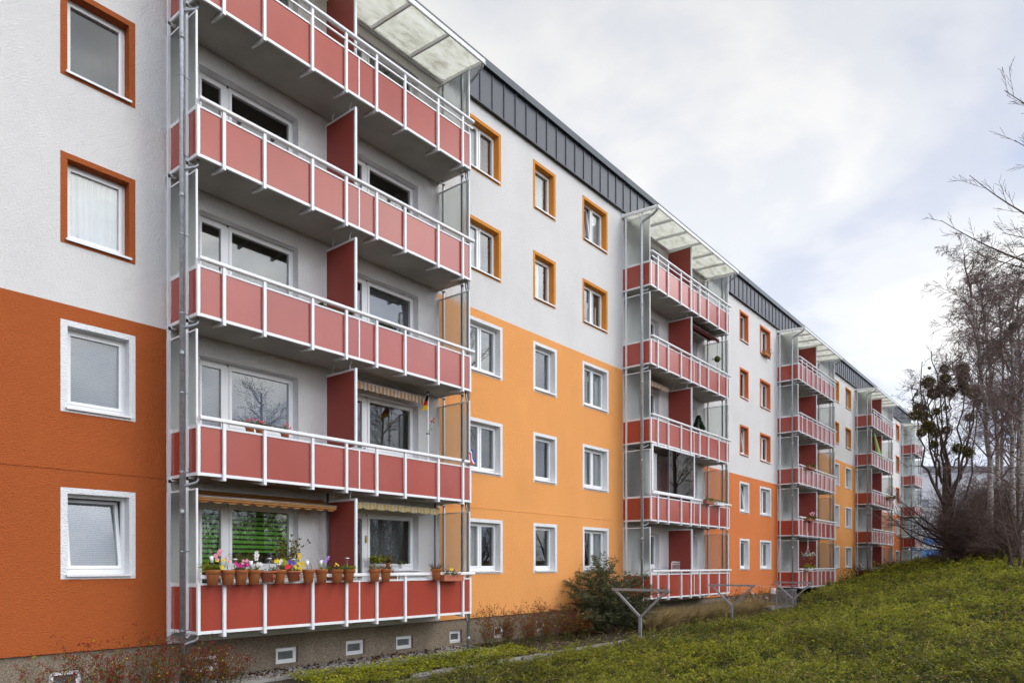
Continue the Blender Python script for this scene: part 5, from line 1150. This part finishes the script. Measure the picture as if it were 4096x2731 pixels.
# trees behind the photographer, seen mirrored in the windows
def plain_tree(x, y, h, label, group):
    T = Tree(); b0 = G3(x, y); tp = [b0+np.array([NR.normal(0, .1), NR.normal(0, .1), h*t]) for t in (0, .2, .4, .6, .8, 1)]; tp[0] = b0; T.poly(T.tr, tp, .3, .05); D = dirs(tp)
    for i in range(20):
        t = .18+.8*i/20; k = min(4, int(t*5)); a = R.uniform(0, 6.28); P, DD = T.grow(T.br, tp[k]+(tp[k+1]-tp[k])*(t*5-k), np.array([math.cos(a), math.sin(a), .75]), h*.38*(1.15-t)*R.uniform(.8, 1.2), .07, 7, .1, .02, .2); T.side(P, DD, 8, .2, 1.7, .024, .7, .14, .02, [T.tw], 4, 0, ((5, .2, .6, .6, .7, .14, .02, 3), (3, .2, .6, .7, .7, .14, .0, 2)))
    T.build('bare_tree', label, 'tree', 'bark_grey', 'bark_brown', 'twig_brown', group)
for x, y, h in ((25, -27, 12), (35, -27, 12)): plain_tree(x, y, h, 'bare tree facing the block, seen mirrored in its windows', 'bare trees mirrored in the windows')
# thicket
def thicket(px, z, h, w, label, n=60):
    T = Tree(); x, y = at(px, z); b = G3(x, y, -.1); T.tr[0].append(b); T.tr[1].append(b+[.02, 0, .5]); T.tr[2].append(.05); T.tr[3].append(.04)
    for i in range(n):
        a = R.uniform(0, 6.28); t = R.uniform(.15, 1.1); P, D = T.grow(T.br, b+[R.uniform(-.5, .5)*w*.4, R.uniform(-.5, .5)*w*.4, 0], np.array([math.cos(a)*t, math.sin(a)*t, 1]), h*R.uniform(.55, 1.1), .028, 7, .14, -.01, .3); T.side(P, D, 9, .12, h*.30, .012, .75, .16, -.01, [T.tw], 4, 0, ((5, .15, .6, .65, .8, .18, -.01, 3), (3, .2, .6, .7, .8, .18, 0, 2)))
    T.build('bare_shrub', label, 'shrub', 'bark_brown', 'bark_brown', 'twig_brown', 'bare brown thicket under the trees')
for px, z, h, w, lb in ((3800, 50, 1.6, 3, 'low bare brown shrub around the mistletoe tree foot'), (3840, 48, 3.0, 3, 'bare brown shrub between the mistletoe tree and the tallest birch'), (3900, 45, 4.0, 3, 'bare brown shrub left of the tallest birch foot'), (3950, 48, 5.4, 3, 'tall bare shrub behind the tallest birch foot'), (3985, 43, 4.6, 3, 'bare shrub between the two thick birch trunks'),
                        (4030, 41, 5.0, 3, 'bare shrub before the nest birch'), (4075, 45, 6.2, 3, 'tall bare shrub behind the nest birch near the right edge'), (4090, 37, 4.4, 3, 'bare shrub at the right picture edge'), (4125, 40, 5.6, 3, 'bare shrub cut off by the right picture edge'), (3880, 56, 6.0, 4, 'distant bare shrub behind the mistletoe tree'), (4010, 56, 7.5, 4, 'distant bare shrub deep behind the birches'), (4060, 58, 8, 4, 'distant bare shrub deep behind the nest birch'), (3945, 60, 7.0, 4, 'distant bare shrub right of the blue trailer')):
    thicket(px, z, h, w, lb, 60 if px > 3870 else 20)
for k, xx in enumerate((3, 9, 15, 21, 27, 33, 40)):
    T = Tree(); b = G3(xx+R.uniform(-1, 1), -23.5+R.uniform(-1, 1), -.1); T.tr[0].append(b); T.tr[1].append(b+[.02, 0, .5]); T.tr[2].append(.05); T.tr[3].append(.04)
    for i in range(46):
        a = R.uniform(0, 6.28); t = R.uniform(.15, 1.0); P, D = T.grow(T.br, b+[R.uniform(-2.4, 2.4), R.uniform(-.6, .6), 0], np.array([math.cos(a)*t, math.sin(a)*t*.4, 1]), R.uniform(3.4, 5.6), .04, 6, .14, -.01, .3); T.side(P, D, 9, .05, 1.6, .02, .75, .16, -.01, [T.tw], 3, 0, ((6, .15, .6, .7, .8, .18, -.01, 2),))
    T.build('bare_shrub', 'bare shrub of the hedge facing the block, seen mirrored in its lowest windows', 'shrub', 'bark_brown', 'bark_brown', 'twig_brown', 'hedge mirrored in the windows', .012)
# small dark trunks at the right edge of the bank
for px, z, lb in ((4030, 31, 'thin forked dark stem left of the small trunks on the bank'), (4062, 30, 'thin dark trunk in the middle of the small trunks on the bank'), (4086, 28, 'thin dark trunk nearest the right edge on the bank')):
    T = Tree(); b = G3(*at(px, z))
    for k in range(2): P, D = T.grow(T.tr, b, np.array([R.uniform(-.25, .25), R.uniform(-.25, .25), 1]), R.uniform(3, 4.2), .06, 8, .09, .0, .3); T.side(P, D, 10, .2, 1.3, .018, .7, .15, -.01, [T.tw], 4, 0, ((5, .2, .6, .6, .8, .16, 0, 3), (3, .2, .6, .7, .8, .18, 0, 2)))
    T.build('young_tree', lb, 'tree', 'bark_brown', 'bark_brown', 'twig_brown', 'small dark trunks on the bank')
# ------------------------------------------------------------------ far buildings and the blue trailer
def far_block(px, z, w, h, d, rz, label, wall, floors):
    x, y = at(px, z); t = empty('distant_block', (x, y, -.5), None, rz); tag(t, label, 'building'); zt = upz(h, z)+H+.5
    MB().box(0, w, 0, d, 0, zt).build('wall', wall, t); MB().box(-.3, w+.3, -.3, d+.3, zt, zt+.9).build('roof', 'far_roof', t); q = MB()
    for k in range(floors):
        for i in range(int(w/3)): q.box(1+i*3, 2.3+i*3, -.03, .05, 1.2+k*2.8, 2.6+k*2.8)
    tag(q.build('window', 'far_window', t), kind='stuff')
far_block(3590, 120, 24, 1885, 12, YAW-math.pi/2, 'pale grey distant apartment block seen behind the mistletoe tree', 'far_wall', 5)
far_block(3860, 150, 26, 1900, 12, YAW-math.pi/2, 'pale yellow distant apartment block seen between the birches', 'far_wall_yellow', 6)
x, y = at(3672, 84); t = empty('trailer', (x, y, H+.12), None, YAW-math.pi/2+.15); tag(t, 'blue and white box trailer half hidden by bare branches beyond the last balcony', 'trailer')
MB().box(0, 5.6, 0, 2.3, .7, 3.0).build('box_body', 'blue_paint', t); MB().box(-.01, 5.61, -.012, 0, 1.75, 2.3).build('side_stripe', 'white_plastic', t); MB().box(-.05, 5.65, -.05, 2.35, 3.0, 3.12).build('roof', 'blue_paint', t)
for xx in (1.6, 4.2): MB().tube([(xx, -.02, .4), (xx, .25, .4)], .4, 16).build('wheel', 'dark_metal', t)
MB().bar((-1.2, 1.1, .55), (0, 1.1, .7), .1).build('drawbar', 'galvanised', t)
